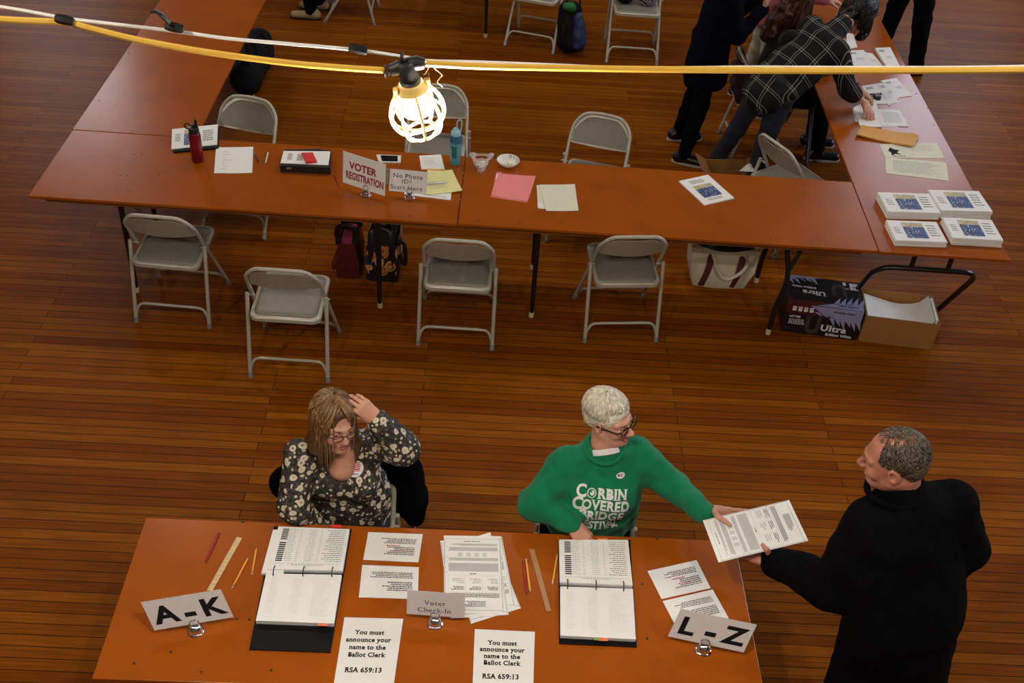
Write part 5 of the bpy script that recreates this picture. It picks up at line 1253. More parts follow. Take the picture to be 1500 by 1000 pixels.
# ---- man in the black coat
def coat_man():
    t = person('balding man in a long black coat taking a ballot at the near table', 'person', (4.25, -2.62))
    f = unit((-.62, .78, 0)); s = unit((.78, .62, 0))      # his right side points away from the camera
    J = dict(pel=P3(1318, 905, .93), chest=P3(1332, 742, 1.41), neck=P3(1318, 706, 1.52), shL=P3(1270, 772, 1.36), shR=P3(1398, 742, 1.37), elL=P3(1222, 858, 1.10), wrL=P3(1138, 824, .985), elR=P3(1412, 800, 1.14), wrR=P3(1385, 830, .95))
    p = npv(J['pel'])
    for q, g in (('L', -1), ('R', 1)): J['hip'+q] = p+.09*g*s; J['kn'+q] = p+.10*g*s-npv((0, 0, .44)); J['an'+q] = p+.11*g*s-npv((0, 0, .84))
    J = {k: npv(v) for k, v in J.items()}
    h = Head(P3(1311, 672, 1.63), basis((-.88, .32, -.26), roll=R(4)), 1.03)
    hl = hand(J['wrL'], P3(1098, 808, .955)-P3(1138, 824, .978), (.05, .1, -.98), (-.2, -.8, .2), [(4, 8, 6), (4, 8, 6), (4, 10, 6), (6, 12, 8)], [P3(1127, 812, 1.02), P3(1123, 805, 1.046), P3(1117, 798, 1.048)], 1.02, .1)
    hr = hand(J['wrR'], (-.4, .2, -.9), (.3, .9, 0), (-.8, 0, .2), RELAX, (20, 20, 10), 1.0)
    body(t, J, s, f, [h.skin(smile=.2, neck=J['neck'], neck_r=.064, jaw=1.15, full=1.10, cheeks=1.1, nose=1.0), hl, hr], [mat('ruddy_skin', (.50, .20, .13), .45, var=.1, scale=50, bump=.06, bscale=300, sss=.12), LIP, TEETH], w=1.2)
    h.eyes(t); h.brows(t, GH[0])
    S = SDF(); h.E(S, (0, -.020, .034), (.0765, .095, .082), k=.02); h.E(S, (0, -.058, -.010), (.066, .052, .058), k=.02)
    h.E(S, (0, .085, .03), (.12, .058, .15), k=.01, op='s'); h.E(S, (0, -.012, .135), (.044, .064, .045), k=.012, op='s')
    for x in (-1, 1): h.E(S, (x*.088, .006, -.030), (.03, .038, .042), k=.008, op='s')
    hb = sdf_obj('hair', [S.mesh(.003, ripple(.0016, 260, 4))], [GH[0]], t)
    mb = MB(); h.locks(mb, 900, ((38, 84), 92), (55, 305), 13, r=(.0775, .0965, .0835), c=(0, -.020, .034), wid=.0016, segs=3, drift=.05); 
    mb2 = MB(); 
    def stubble(n, th, az, seed, ln):
        rg = random.Random(seed)
        for _ in range(n):
            a, p = R(rg.uniform(*az)), R(rg.uniform(*th)); q = p+R(ln)
            pt = lambda q_, g: h.w(.077*g*math.sin(q_)*math.sin(a), -.018+.0965*g*math.sin(q_)*math.cos(a), .035+.0875*g*math.cos(q_))
            mb2.tube([pt(p, 1.0), pt((p+q)/2, 1.025), pt(q, 1.02)], [.0011, .0013, .0005], 4, True, rg.randrange(3))
    stubble(1500, (30, 112), (95, 265), 3, 9); stubble(700, (35, 95), (50, 120), 4, 9); stubble(700, (35, 95), (240, 310), 5, 9); stubble(420, (2, 38), (0, 360), 6, 9)
    mb2.build('hair_strands', GH, hb, smooth=True)
    S = SDF(); torso(S, J['pel'], J['chest'], s, f, 1.50, 1.40, k=.07, grow=.005, belly=.9)
    S.cone(J['shL'], J['shR'], .070, k=.08); S.cone(J['chest']-npv((0, 0, .03)), J['neck'], .105, .080, k=.07)
    S.cone(J['pel']+npv((0, 0, .08)), J['pel']+npv((.06, 0, -.42)), .178, .205, k=.06, flat=(s, 1.42))
    lower_arm_sleeve(S, J['shL'], J['elL'], J['wrL'], (.088, .088, .062), cuff=0); S.cone(J['shR'], J['elR'], .086, .090, k=.05); S.cone(J['elR'], J['wrR'], .088, .068, k=.04)
    S.cone(J['neck']-npv((0, 0, .02)), J['neck']+npv((-.01, .006, .12)), .066, .075, k=.012, op='s')
    ct = sdf_obj('coat', [S.mesh(.0095, lambda P: ripple(.006, 16, 5)(P)+ripple(.002, 50, 6)(P))], [BLKC], t)
    n = J['neck']; MB().tube([V(n+npv((.100*math.cos(a), .096*math.sin(a), -.040+.016*math.cos(a-2.6)*-1))) for a in np.linspace(0, 2*PI, 25)[:-1]], .012, 8, closed=True, flat=1.6).build('collar', BLKC, ct, smooth=True)
    d = unit(J['wrL']-J['elL']); MB().tube([J['wrL']-d*.05, J['wrL']-d*.04, J['wrL'], J['wrL']+d*.004, J['wrL']-d*.02], [.058, .063, .060, .052, .045], 16).build('cuff', BLKC, ct, smooth=True)
    trousers(t, J, BLKT, s, f, .01, 1.1)
    for q in 'LR': shoe(t, J['an'+q], f, SHOEB, BLKP)
coat_man()
# the ballot passing between them
q = [at(1030, 768, .985), at(1155, 726, 1.05), at(1185, 798, 1.055), at(1052, 817, 1.01)]
c = sum(q, V())/4; e1 = ((q[1]-q[0])+(q[2]-q[3]))/2; e2 = ((q[3]-q[0])+(q[2]-q[1]))/2
q = [c-e1/2-e2/2, c+e1/2-e2/2, c+e1/2+e2/2, c-e1/2+e2/2]
o = slab(q, .0009).build('ballot_paper', PAPER); tag(o, 'ballot held between the green sleeve and the black coat', 'ballot')
f = Face([q[1], q[2], q[3], q[0]]); ballot_print(f, False, 77); f.build(o, [INK, GREYINK])

# ---- people at the back
def simple_person(label, J, s, f, w=1.0, depth=1.0): 
    t = person(label, 'person', J['pel']); return t, {k: npv(v) for k, v in J.items()}
# woman in the dark knee-length coat
t, J = simple_person('woman in a dark knee-length coat standing with raised hands behind the tables', dict(pel=(4.13, 2.32, .92), chest=(4.17, 2.31, 1.36), neck=(4.19, 2.31, 1.45), shR=(4.17, 2.14, 1.34), shL=(4.17, 2.48, 1.34), elR=(4.27, 2.12, 1.06), elL=(4.30, 2.50, 1.08), wrR=(4.43, 2.22, 1.22), wrL=(4.45, 2.38, 1.24),
     hipR=(4.11, 2.23, .90), hipL=(4.13, 2.41, .90), knR=(4.12, 2.20, .48), knL=(4.10, 2.44, .48), anR=(4.05, 2.14, .09), anL=(4.04, 2.50, .09)), None, None)
s, f = npv((0, -1, 0)), npv((1, 0, 0)); h = Head((4.22, 2.31, 1.60), basis((.95, 0, -.25)), .93)
hs = [hand(J['wr'+q], (.35, y, .9), (.9, 0, -.3), (0, -y, .2), RELAX, (25, 20, 10), .95, vox=.004) for q, y in (('R', .3), ('L', -.3))]
body(t, J, s, f, [h.skin(neck=J['neck'], vox=.005)]+hs, w=.95)
S = SDF(); h.E(S, (0, -.022, .04), (.086, .106, .092), k=.02); h.E(S, (0, -.06, -.06), (.085, .06, .12), k=.03); h.E(S, (0, .12, -.03), (.08, .06, .09), k=.01, op='s'); sdf_obj('hair', [S.mesh(.006, ripple(.003, 60, 2))], [BH[0]], t)
S = SDF(); torso(S, J['pel'], J['chest'], s, f, 1.0, 1.1, grow=.008, bust=.8); S.cone(J['shL'], J['shR'], .066, k=.05); S.cone(J['chest'], J['neck'], .085, .075, k=.04)
S.cone(J['pel'], (4.13, 2.32, .66), .14, .165, k=.05, flat=(s, 1.15)); S.cut((0, 0, .58), (0, 0, -1))
for q in 'LR': lower_arm_sleeve(S, J['sh'+q], J['el'+q], J['wr'+q], (.075, .064, .046))
sdf_obj('coat', [S.mesh(.010, ripple(.005, 20, 5))], [NAVYC], t); trousers(t, J, BLKT, s, f)
for q in 'LR': shoe(t, J['an'+q], (1, -.25 if q == 'R' else .1), SHOEB)
# person in a pink top and pale trousers
t, J = simple_person('person in a pink top and pale trousers standing beside the right table', dict(pel=(4.72, 3.14, .92), chest=(4.76, 3.12, 1.38), neck=(4.78, 3.12, 1.46), shR=(4.77, 2.95, 1.36), shL=(4.77, 3.30, 1.36), elR=(4.86, 2.93, 1.06), elL=(4.86, 3.32, 1.06), wrR=(5.06, 2.98, 1.02), wrL=(5.06, 3.25, 1.02),
     hipR=(4.72, 3.05, .90), hipL=(4.72, 3.23, .90), knR=(4.74, 3.03, .48), knL=(4.70, 3.27, .48), anR=(4.70, 2.99, .09), anL=(4.62, 3.32, .09)), None, None)
h = Head((4.80, 3.12, 1.61), basis((.9, 0, -.3)), .94); PINKT = noise_cloth('pink_knit', (.42, .10, .12), .2); PALET = noise_cloth('pale_trouser_cloth', (.40, .38, .32), .15)
hs = [hand(J['wr'+q], (.95, y, -.1), (0, 0, 1), (0, -y*3, 0), RELAX, (25, 20, 10), .95, vox=.004) for q, y in (('R', .2), ('L', -.2))]
body(t, J, s, f, [h.skin(neck=J['neck'], vox=.005)]+hs, w=.95)
S = SDF(); h.E(S, (0, -.022, .04), (.086, .106, .092), k=.02); h.E(S, (0, .12, -.03), (.08, .06, .09), k=.01, op='s'); sdf_obj('hair', [S.mesh(.006, ripple(.003, 60, 2))], [GH[1]], t)
S = SDF(); torso(S, J['pel'], J['chest'], s, f, 1.0, 1.1, grow=.006, belly=.8); S.cone(J['shL'], J['shR'], .066, k=.05); S.cone(J['chest'], J['neck'], .085, .075, k=.04); S.cone(J['pel'], (4.72, 3.13, .80), .14, .145, k=.05, flat=(s, 1.3)); S.cut((0, 0, .72), (0, 0, -1))
for q in 'LR': lower_arm_sleeve(S, J['sh'+q], J['el'+q], J['wr'+q], (.072, .06, .044))
sdf_obj('pullover', [S.mesh(.010, ripple(.005, 20, 9))], [PINKT], t); trousers(t, J, PALET, s, f, .005)
for q in 'LR': shoe(t, J['an'+q], (1, -.4), mat('navy_canvas', (.02, .03, .07), .7), SOLE)
# auburn-haired person seated at the right table
t, J = simple_person('auburn-haired person seated at the right table, mostly hidden behind the person in plaid', dict(pel=(4.62, 2.44, .50), chest=(4.68, 2.43, 1.00), neck=(4.71, 2.43, 1.09), shR=(4.69, 2.27, .98), shL=(4.69, 2.60, .98), elR=(4.80, 2.22, .76), elL=(4.86, 2.66, .80), wrR=(5.0, 2.30, .80), wrL=(5.07, 2.70, .83),
     hipR=(4.66, 2.35, .50), hipL=(4.66, 2.53, .50), knR=(5.06, 2.33, .50), knL=(5.06, 2.55, .50), anR=(5.10, 2.33, .08), anL=(5.10, 2.55, .08)), None, None)
h = Head((4.735, 2.43, 1.215), basis((.9, .15, -.3)), .94); hs = [hand(J['wrL'], (.9, .15, .1), (-.2, -.3, .9), (0, -1, 0), RELAX, (25, 20, 10), .95, vox=.004), hand(J['wrR'], (.9, .15, -.1), (0, 0, 1), (0, 1, 0), RELAX, (25, 20, 10), .95, vox=.004)]
body(t, J, s, f, [h.skin(neck=J['neck'], vox=.005)]+hs, w=.92)
S = SDF(); h.E(S, (0, -.02, .04), (.092, .110, .094), k=.02); h.E(S, (0, .125, -.03), (.08, .06, .09), k=.01, op='s'); h.E(S, (0, -.075, -.10), (.10, .07, .14), k=.04); h.E(S, (-.02, -.10, -.25), (.10, .06, .14), k=.05); hb = sdf_obj('hair', [S.mesh(.006, ripple(.008, 45, 2))], [AH[0]], t)
mb = MB(); h.locks(mb, 260, ((3, 60), 100), (60, 300), 5, r=(.096, .114, .098), c=(0, -.02, .04), wid=.006, fall=.34, wave=.014, drift=.5, flat=.8); mb.build('hair_strands', AH, hb, smooth=True)
S = SDF(); torso(S, J['pel'], J['chest'], s, f, 1.0, 1.05, grow=.004, bust=.8); S.cone(J['shL'], J['shR'], .062, k=.05); S.cone(J['chest'], J['neck'], .08, .07, k=.04)
for q in 'LR': lower_arm_sleeve(S, J['sh'+q], J['el'+q], J['wr'+q], (.07, .058, .042))
sdf_obj('pullover', [S.mesh(.010, ripple(.004, 20, 9))], [noise_cloth('black_knit', (.008, .007, .008))], t); trousers(t, J, BLKT, s, f)
for q in 'LR': shoe(t, J['an'+q], (1, 0), SHOEB)
HJ = J
# person in the plaid shirt leaning over the right table
f = unit((.80, .60, 0)); s = unit((.60, -.80, 0))
t, J = simple_person('person in a black and white plaid shirt leaning over papers on the right table', dict(pel=(4.50, 1.70, .90), chest=(4.84, 1.88, 1.20), neck=(4.93, 1.97, 1.25), shR=(4.88, 1.72, 1.16), shL=(4.74, 2.00, 1.20), elR=(4.99, 1.68, .93), elL=(5.00, 2.02, .96), wrR=(5.15, 1.70, .815), wrL=(5.13, 1.88, .83),
     hipR=(4.55, 1.62, .88), hipL=(4.44, 1.77, .88), knR=(4.50, 1.62, .48), knL=(4.34, 1.84, .48), anR=(4.46, 1.60, .09), anL=(4.22, 1.92, .09)), None, None)
h = Head((5.06, 2.12, 1.285), basis((.62, .45, -.62)), .96)
hr = hand(J['wrR'], P3(1279, 180, .752)-npv((5.15, 1.70, .812)), (.1, .35, .9), (.6, .5, 0), [(20, 18, 10), (24, 18, 10), (26, 20, 12), (28, 22, 12)], (35, 25, 12), .98, .35, vox=.0035)
hl = hand(J['wrL'], (.9, -.3, -.35), (.2, 0, .95), (0, -1, 0), RELAX, (25, 20, 10), .95, vox=.004)
body(t, J, s, f, [h.skin(neck=J['neck'], vox=.005), hr, hl], w=.92)
S = SDF(); h.E(S, (0, -.012, .045), (.110, .128, .112), k=.02); h.E(S, (0, .135, -.05), (.06, .06, .09), k=.01, op='s')
for x in (-1, 1): h.C(S, (x*.075, .02, .03), (x*.085, .09, -.12), .04, .03, k=.03)
h.E(S, (0, -.07, -.05), (.075, .06, .08), k=.04); hb = sdf_obj('hair', [S.mesh(.006, ripple(.012, 45, 2))], KH, t); mb = MB(); h.locks(mb, 320, ((3, 70), 98), (10, 350), 5, r=(.113, .132, .116), c=(0, -.012, .045), wid=.007, fall=.15, wave=.016, drift=.6, nm=1, flat=.8); mb.build('hair_strands', KH, hb, smooth=True)
S = SDF(); torso(S, J['pel'], J['chest'], s, unit((.25, .1, -.9)), 1.05, 1.12, grow=.008, bust=.6); S.cone(J['shL'], J['shR'], .07, k=.05); S.cone(J['chest'], J['neck'], .085, .07, k=.04); S.cone(J['pel']-.10*unit(J['chest']-J['pel'])+npv((0, 0, .0)), J['pel']+.15*unit(J['chest']-J['pel']), .112, .112, k=.05, flat=(s, 1.5))
for q in 'LR': lower_arm_sleeve(S, J['sh'+q], J['el'+q], J['el'+q]*.65+J['wr'+q]*.35, (.078, .064, .060), cuff=.01)
axis = unit(J['chest']-J['pel']); sdf_obj('plaid_shirt', [S.mesh(.009, ripple(.005, 22, 9))], [plaid([tuple(axis), tuple(s)], 9.0, 8.0)], t); trousers(t, J, JEANS, s, f)
wd = unit(J['wrL']-J['elL']); wp = J['wrL']-wd*.03; MB().tube([wp-wd*.011, wp+wd*.011], .034, 14).build('wristwatch', BLKP, t, smooth='auto')
for q in 'LR': shoe(t, J['an'+q], f, SHOEB)
# person in black trousers beyond the right table
f = npv((-1, 0, 0)); s = npv((0, 1, 0))
t, J = simple_person('person in black trousers standing on the outer side of the right table', dict(pel=(6.13, 4.10, .94), chest=(6.10, 4.10, 1.42), neck=(6.09, 4.1, 1.50), shR=(6.10, 4.28, 1.40), shL=(6.10, 3.92, 1.40), elR=(6.06, 4.34, 1.12), elL=(6.06, 3.86, 1.12), wrR=(5.86, 4.24, 1.02), wrL=(5.86, 3.96, 1.02),
     hipR=(6.12, 4.22, .92), hipL=(6.15, 4.0, .92), knR=(6.06, 4.26, .50), knL=(6.22, 3.98, .50), anR=(6.05, 4.32, .09), anL=(6.28, 3.97, .09)), None, None)
h = Head((6.06, 4.1, 1.66), basis((-.9, 0, -.3)), .97); hs = [hand(J['wr'+q], (-.9, y, -.2), (0, 0, 1), (0, y*3, 0), RELAX, (25, 20, 10), 1, vox=.004) for q, y in (('R', -.2), ('L', .2))]
body(t, J, s, f, [h.skin(neck=J['neck'], vox=.005)]+hs)
S = SDF(); h.E(S, (0, -.022, .04), (.083, .104, .090), k=.02); h.E(S, (0, .12, -.03), (.08, .06, .09), k=.01, op='s'); sdf_obj('hair', [S.mesh(.006)], [GH[2]], t)
S = SDF(); torso(S, J['pel'], J['chest'], s, f, 1.1, 1.1, grow=.006); S.cone(J['shL'], J['shR'], .07, k=.05); S.cone(J['chest'], J['neck'], .085, .075, k=.04)
for q in 'LR': lower_arm_sleeve(S, J['sh'+q], J['el'+q], J['wr'+q], (.075, .062, .045))
sdf_obj('jacket', [S.mesh(.011, ripple(.004, 20, 9))], [BLKC], t); trousers(t, J, BLKT, s, f, .015)
for q in 'LR': shoe(t, J['an'+q], f, SHOEB, BLKP)
# person seated at the top left: only shoes and shins reach into the picture
t, J = simple_person('seated person with tan shoes and black trousers at the top left', dict(pel=(1.22, 4.45, .50), chest=(1.20, 4.45, 1.0), neck=(1.19, 4.45, 1.09), shR=(1.2, 4.62, .98), shL=(1.2, 4.28, .98), elR=(1.1, 4.66, .74), elL=(1.1, 4.24, .74), wrR=(.92, 4.56, .64), wrL=(.92, 4.34, .64),
     hipR=(1.18, 4.54, .50), hipL=(1.18, 4.36, .50), knR=(.82, 4.56, .50), knL=(.80, 4.32, .50), anR=(.88, 4.50, .09), anL=(.84, 4.28, .09)), None, None)
h = Head((1.16, 4.45, 1.22), basis((-.95, 0, -.2)), .95); hs = [hand(J['wr'+q], (-.9, y, -.2), (0, 0, 1), (0, y*3, 0), RELAX, (25, 20, 10), 1, vox=.004) for q, y in (('R', -.2), ('L', .2))]
body(t, J, s, f, [h.skin(neck=J['neck'], vox=.005)]+hs)
S = SDF(); h.E(S, (0, -.022, .04), (.083, .104, .090), k=.02); h.E(S, (0, .12, -.03), (.08, .06, .09), k=.01, op='s'); sdf_obj('hair', [S.mesh(.006)], [GH[0]], t)
S = SDF(); torso(S, J['pel'], J['chest'], s, f, 1.05, 1.1, grow=.006); S.cone(J['shL'], J['shR'], .068, k=.05); S.cone(J['chest'], J['neck'], .085, .075, k=.04)
for q in 'LR': lower_arm_sleeve(S, J['sh'+q], J['el'+q], J['wr'+q], (.072, .06, .045))
sdf_obj('jumper', [S.mesh(.011, ripple(.004, 20, 9))], [noise_cloth('dark_grey_knit', (.02, .02, .022))], t); trousers(t, J, BLKT, s, f, .005)
for q in 'LR': shoe(t, J['an'+q], f, mat('tan_suede', (.30, .22, .12), .8), BLKP)
# ------------------------------------------------------------------ bags and boxes
CANVAS = mat('cream_canvas', (.60, .54, .40), .85, var=.06, bump=.2, bscale=120); MAROON = mat('maroon_webbing', (.10, .012, .02), .8); DKRED = mat('dark_red_leather', (.085, .008, .012), .38, var=.2); DKPUR = mat('dark_purple_cloth', (.03, .008, .03), .9); DKGRN = mat('dark_green_cloth', (.012, .03, .015), .9)
def open_sack(q0, q1, q2, name, mt, parent, th=.006, n=10, sag=.0):
    """open-topped cloth bag: footprint ring q0 at the floor, belly ring q1, rim ring q2 (lists of 4 corners each), rounded between"""
    def ring(q, dz=0, shrink=1.0):
        c = sum((V(p) for p in q), V())/4; out = []
        for i in range(4):
            a, b = V(q[i]), V(q[(i+1) % 4])
            for k in range(n):
                t = k/n; p = a*(1-t)+b*t; r = .94+.06*math.sin(PI*t); out.append(c+(p-c)*r*shrink+V((0, 0, dz-sag*math.sin(PI*t) if i % 2 == 0 else dz)))
        return out
    rs = [ring(q0), ring([V(a)*.6+V(b)*.4 for a, b in zip(q0, q1)]), ring(q1), ring([(V(a)+V(b))/2 for a, b in zip(q1, q2)]), ring(q2), ring(q2, 0, .96), ring([(V(a)+V(b))/2-V((0, 0, .03)) for a, b in zip(q1, q2)], 0, .94)]
    m = MB(); m.loft(rs, False); N = 4*n; k = len(m.v); m.add(rs[0], [tuple(range(N))[::-1]]); m.add(rs[-1], [tuple(range(N))])
    return m.build(name, mt, parent, smooth='auto')
# red handbag
c = V((1.735, .52, 0)); t = thing('handbag', 'dark red handbag with stiff black handles under the registration table', 'bag', c)
def R4(cx, cy, w_, d, z): return [V((cx-w_/2, cy-d/2, z)), V((cx+w_/2, cy-d/2, z)), V((cx+w_/2, cy+d/2, z)), V((cx-w_/2, cy+d/2, z))]
open_sack(R4(0, 0, .15, .26, .004), R4(0, 0, .16, .30, .12), R4(0, 0, .11, .27, .27), 'bag_body', DKRED, t).location = (0, 0, 0)
for o in kids(t): 
    for v in o.data.vertices: v.co += c
MB().tube(spline([c+V((-.05, -.11, .25)), c+V((-.055, -.105, .36)), c+V((.0, -.10, .385)), c+V((.055, -.105, .36)), c+V((.05, -.11, .25))], 5), .009, 8, flat=2.2).build('handle', BLKP, t, smooth='auto')
MB().tube(spline([c+V((-.05, .11, .25)), c+V((-.055, .105, .36)), c+V((.0, .10, .385)), c+V((.055, .105, .36)), c+V((.05, .11, .25))], 5), .009, 8, flat=2.2).build('handle', BLKP, t, smooth='auto')
MB().tube(spline([c+V((-.06, -.12, .22)), c+V((-.09, -.14, .12)), c+V((-.085, -.13, .07)), c+V((-.07, -.12, .14))], 5), .006, 8).build('shoulder_strap', DKRED, t, smooth='auto')
MB().box(c+V((0, 0, .25)), (.08, .22, .03)).build('lining', mat('red_lining', (.25, .01, .04), .8), t)
# colourful bag
def colour_ovals():
    m = bpy.data.materials.new('colourful_print'); m.use_nodes = True; N, L, I = nodes(m); tc = N.new('ShaderNodeTexCoord'); mp = N.new('ShaderNodeMapping'); mp.inputs['Scale'].default_value = (1, 1, .7); L.new(tc.outputs['Object'], mp.inputs[0])
    v = N.new('ShaderNodeTexVoronoi'); v.inputs['Scale'].default_value = 14; L.new(mp.outputs[0], v.inputs['Vector'])
    sp = N.new('ShaderNodeSeparateColor'); L.new(v.outputs['Color'], sp.inputs[0]); rp = N.new('ShaderNodeValToRGB'); rp.color_ramp.interpolation = 'CONSTANT'; e = rp.color_ramp.elements
    e[0].color = (.45, .14, .02, 1); e[1].position = .2; e[1].color = (.30, .02, .015, 1)
    for p, c_ in ((.4, (.02, .17, .26, 1)), (.55, (.28, .22, .06, 1)), (.7, (.55, .26, .06, 1)), (.85, (.01, .05, .16, 1))): q = e.new(p); q.color = c_
    L.new(sp.outputs[0], rp.inputs[0])
    r2 = N.new('ShaderNodeValToRGB'); r2.color_ramp.interpolation = 'CONSTANT'; e = r2.color_ramp.elements; e[0].color = (.4, .4, .4, 1); e[1].position = .18; e[1].color = (1, 1, 1, 1)
    for p, c_ in ((.34, .35), (.42, 1), (.56, .02)): q = e.new(p); q.color = (c_, c_, c_, 1)
    L.new(v.outputs['Distance'], r2.inputs[0]); mx = N.new('ShaderNodeMix'); mx.data_type = 'RGBA'; mx.blend_type = 'MULTIPLY'; mx.inputs[0].default_value = 1; L.new(rp.outputs[0], mx.inputs[6]); L.new(r2.outputs[0], mx.inputs[7])
    L.new(mx.outputs[2], I['Base Color']); I['Roughness'].default_value = .7; return m
c = V((1.955, .53, 0)); t = thing('tote_bag', 'black bag with colourful oval print under the registration table', 'bag', c)
o = open_sack(R4(c.x, c.y, .17, .28, .004), R4(c.x, c.y, .22, .34, .13), R4(c.x, c.y, .20, .31, .28), 'bag_body', colour_ovals(), t)
MB().rbox(c+V((0, 0, .03)), (.205, .30, .05), .03).build('bag_base', BLKP, t, smooth='auto')
for y in (-.145, .145): MB().tube(spline([c+V((-.07, y*1.06, .12)), c+V((-.06, y, .30)), c+V((-.05, y*.8, .375)), c+V((.04, y*.8, .375)), c+V((.06, y, .30)), c+V((.07, y*1.06, .12))], 5), .011, 8, flat=2).build('handle', BLKP, t, smooth='auto')
MB().tube(spline([c+V((.09, -.1, .27)), c+V((.135, -.12, .30)), c+V((.15, -.13, .20)), c+V((.14, -.13, .14)), c+V((.11, -.12, .2))], 5), .008, 8, flat=2).build('shoulder_strap', BLKP, t, smooth='auto')
MB().box(c+V((0, .0, .25)), (.16, .26, .03)).build('lining', BLKP, t)
# canvas tote
c = V((4.145, .66, 0)); t = thing('tote_bag', 'cream canvas tote bag with maroon straps under the middle table', 'bag', c)
open_sack(R4(c.x, c.y, .36, .20, .004), R4(c.x, c.y-.01, .44, .25, .15), R4(c.x, c.y, .46, .22, .33), 'bag_body', CANVAS, t, sag=.045)
for x in (-.10, .10):
    MB().tube(spline([c+V((x-.02, -.108, .012)), c+V((x, -.138, .15)), c+V((x+.01, -.122, .27))], 6), .021, 6, flat=.18, up=(0, 1, 0)).build('webbing_strap', MAROON, t, smooth='auto')
MB().tube(spline([c+V((-.09, -.122, .28)), c+V((-.04, -.16, .18)), c+V((.02, -.165, .12)), c+V((.10, -.16, .16)), c+V((.14, -.15, .24)), c+V((.11, -.122, .29))], 6), .012, 6, flat=.4).build('handle', CANVAS, t, smooth='auto')
MB().tube(spline([c+V((-.10, .11, .30)), c+V((-.05, .10, .40)), c+V((.05, .10, .41)), c+V((.10, .11, .30))], 6), .012, 6, flat=.4).build('handle', CANVAS, t, smooth='auto')
S = SDF(); S.ell(c+V((-.08, .0, .27)), (.12, .08, .07)); sdf_obj('dark_green_cloth', [S.mesh(.009, ripple(.008, 40, 2))], [DKGRN], t); S = SDF(); S.ell(c+V((.08, .0, .27)), (.12, .08, .06)); sdf_obj('dark_purple_cloth', [S.mesh(.009, ripple(.008, 40, 3))], [DKPUR], t)
# copy-paper carton
LILAC = mat('lilac_print', (.26, .27, .46), .5); DKR = mat('dark_red_print', (.07, .008, .012), .5); WPR = mat('white_print_ink', (.68, .68, .68), .5); DG = mat('dark_grey_print', (.045, .04, .035), .5); CARTON = mat('black_carton', (.006, .006, .008), .5)
top = [at(1153, 401, .23), at(1263, 418, .23), at(1265, 453, .23), at(1149, 442, .23)]
c0_ = sum(top, V())/4; ex = ((top[1]-top[0])+(top[2]-top[3])).normalized(); ey = V((-ex.y, ex.x, 0)); W2, D2 = .232, .148
top = [c0_-ex*W2+ey*D2, c0_+ex*W2+ey*D2, c0_+ex*W2-ey*D2, c0_-ex*W2-ey*D2]
t = thing('paper_carton', 'black carton of copy paper reading Ultra Brilliant White on the floor', 'box', (c0_.x, c0_.y, 0))
MB().hexa([V((p.x, p.y, 0)) for p in top], top).build('carton_body', CARTON, t)
mats = [LILAC, DKR, WPR, DG, INK]
def burst(f, x0, y0, x1, y1, n, ln, m=0, dz=.0002, seed=1, down=True):
    rg = random.Random(seed); 
    for i in range(n):
        a = x0+(x1-x0)*i/n; b = x0+(x1-x0)*(i+1)/n; yb = y0+(y1-y0)*(i+.5)/n; l = ln*rg.uniform(.6, 1.2)
        f.poly([(a, yb), (b, yb), ((a+b)/2+(b-a)*.9, yb+(l if down else -l))], m, dz)
f = Face(top, .0006)
f.poly([(0, 0), (.52, .0), (.0, .16)], 0); burst(f, 0, .10, .40, .05, 5, .20, seed=2)
f.text('LETTER', .20, .08, .014, True, m=4, flip=True, dz=.0006); f.text('Ultra', .36, .50, .040, True, True, m=2, flip=True, wide=1.05); f.text('Brilliant White', .24, .36, .017, True, m=2, flip=True, shear=.2)
f.text('U', .70, .18, .12, True, True, m=3, flip=True, wide=.8); f.lines(.08, .56, .30, .66, 3, .5, 3, 4)
f.rect(.86, .06, .97, .30, 2); f.rect(.91, .06, .915, .30, 4, .0002); f.rect(.86, .17, .97, .18, 4, .0002); f.rect(.77, .05, .81, .16, 2); f.rect(.78, .26, .84, .29, 2)
f.rect(0, .86, .6, 1, 1); f.poly([(.38, 1), (.62, .86), (1, .80), (1, 1)], 0, .0002); burst(f, .60, .88, 1.0, .84, 5, .26, down=False, seed=5); f.text('Incredibly Bright!', .80, .90, .012, True, m=4, flip=True, shear=.2, dz=.0006)
f.build(t, mats, 'top_print')
fr = [top[3], top[2], V((top[2].x, top[2].y, 0)), V((top[3].x, top[3].y, 0))]; f = Face(fr, .0006, n=-ey)
f.rect(0, 0, .55, .34, 1); f.poly([(.30, .02), (1, .0), (1, .40), (.62, .36), (.42, .18)], 0, .0002); burst(f, .58, .36, 1.0, .40, 6, .34, seed=7); burst(f, .36, .20, .62, .30, 3, .14, seed=9)
for i in range(4): f.rect(.08+.075*i, .10, .13+.075*i, .25, 2, .0002); f.rect(.09+.075*i, .14, .12+.075*i, .16, 1, .0004)
f.text('Incredibly Bright!', .76, .17, .013, True, m=4, shear=.2, dz=.0006); f.text('U', .40, .92, .125, True, True, m=3, wide=.75, dz=.0001)
f.text('LETTER', .14, .47, .014, True, m=2, dz=.0003); f.lines(.07, .53, .29, .72, 4, .45, 2, 4); f.lines(.04, .80, .2, .9, 2, .35, 3, 4)
f.text('Ultra', .68, .80, .043, True, True, m=2, wide=1.1, dz=.0008); f.text('Brilliant White', .76, .95, .0185, True, m=2, shear=.2, dz=.0008); f.build(t, mats, 'front_print')
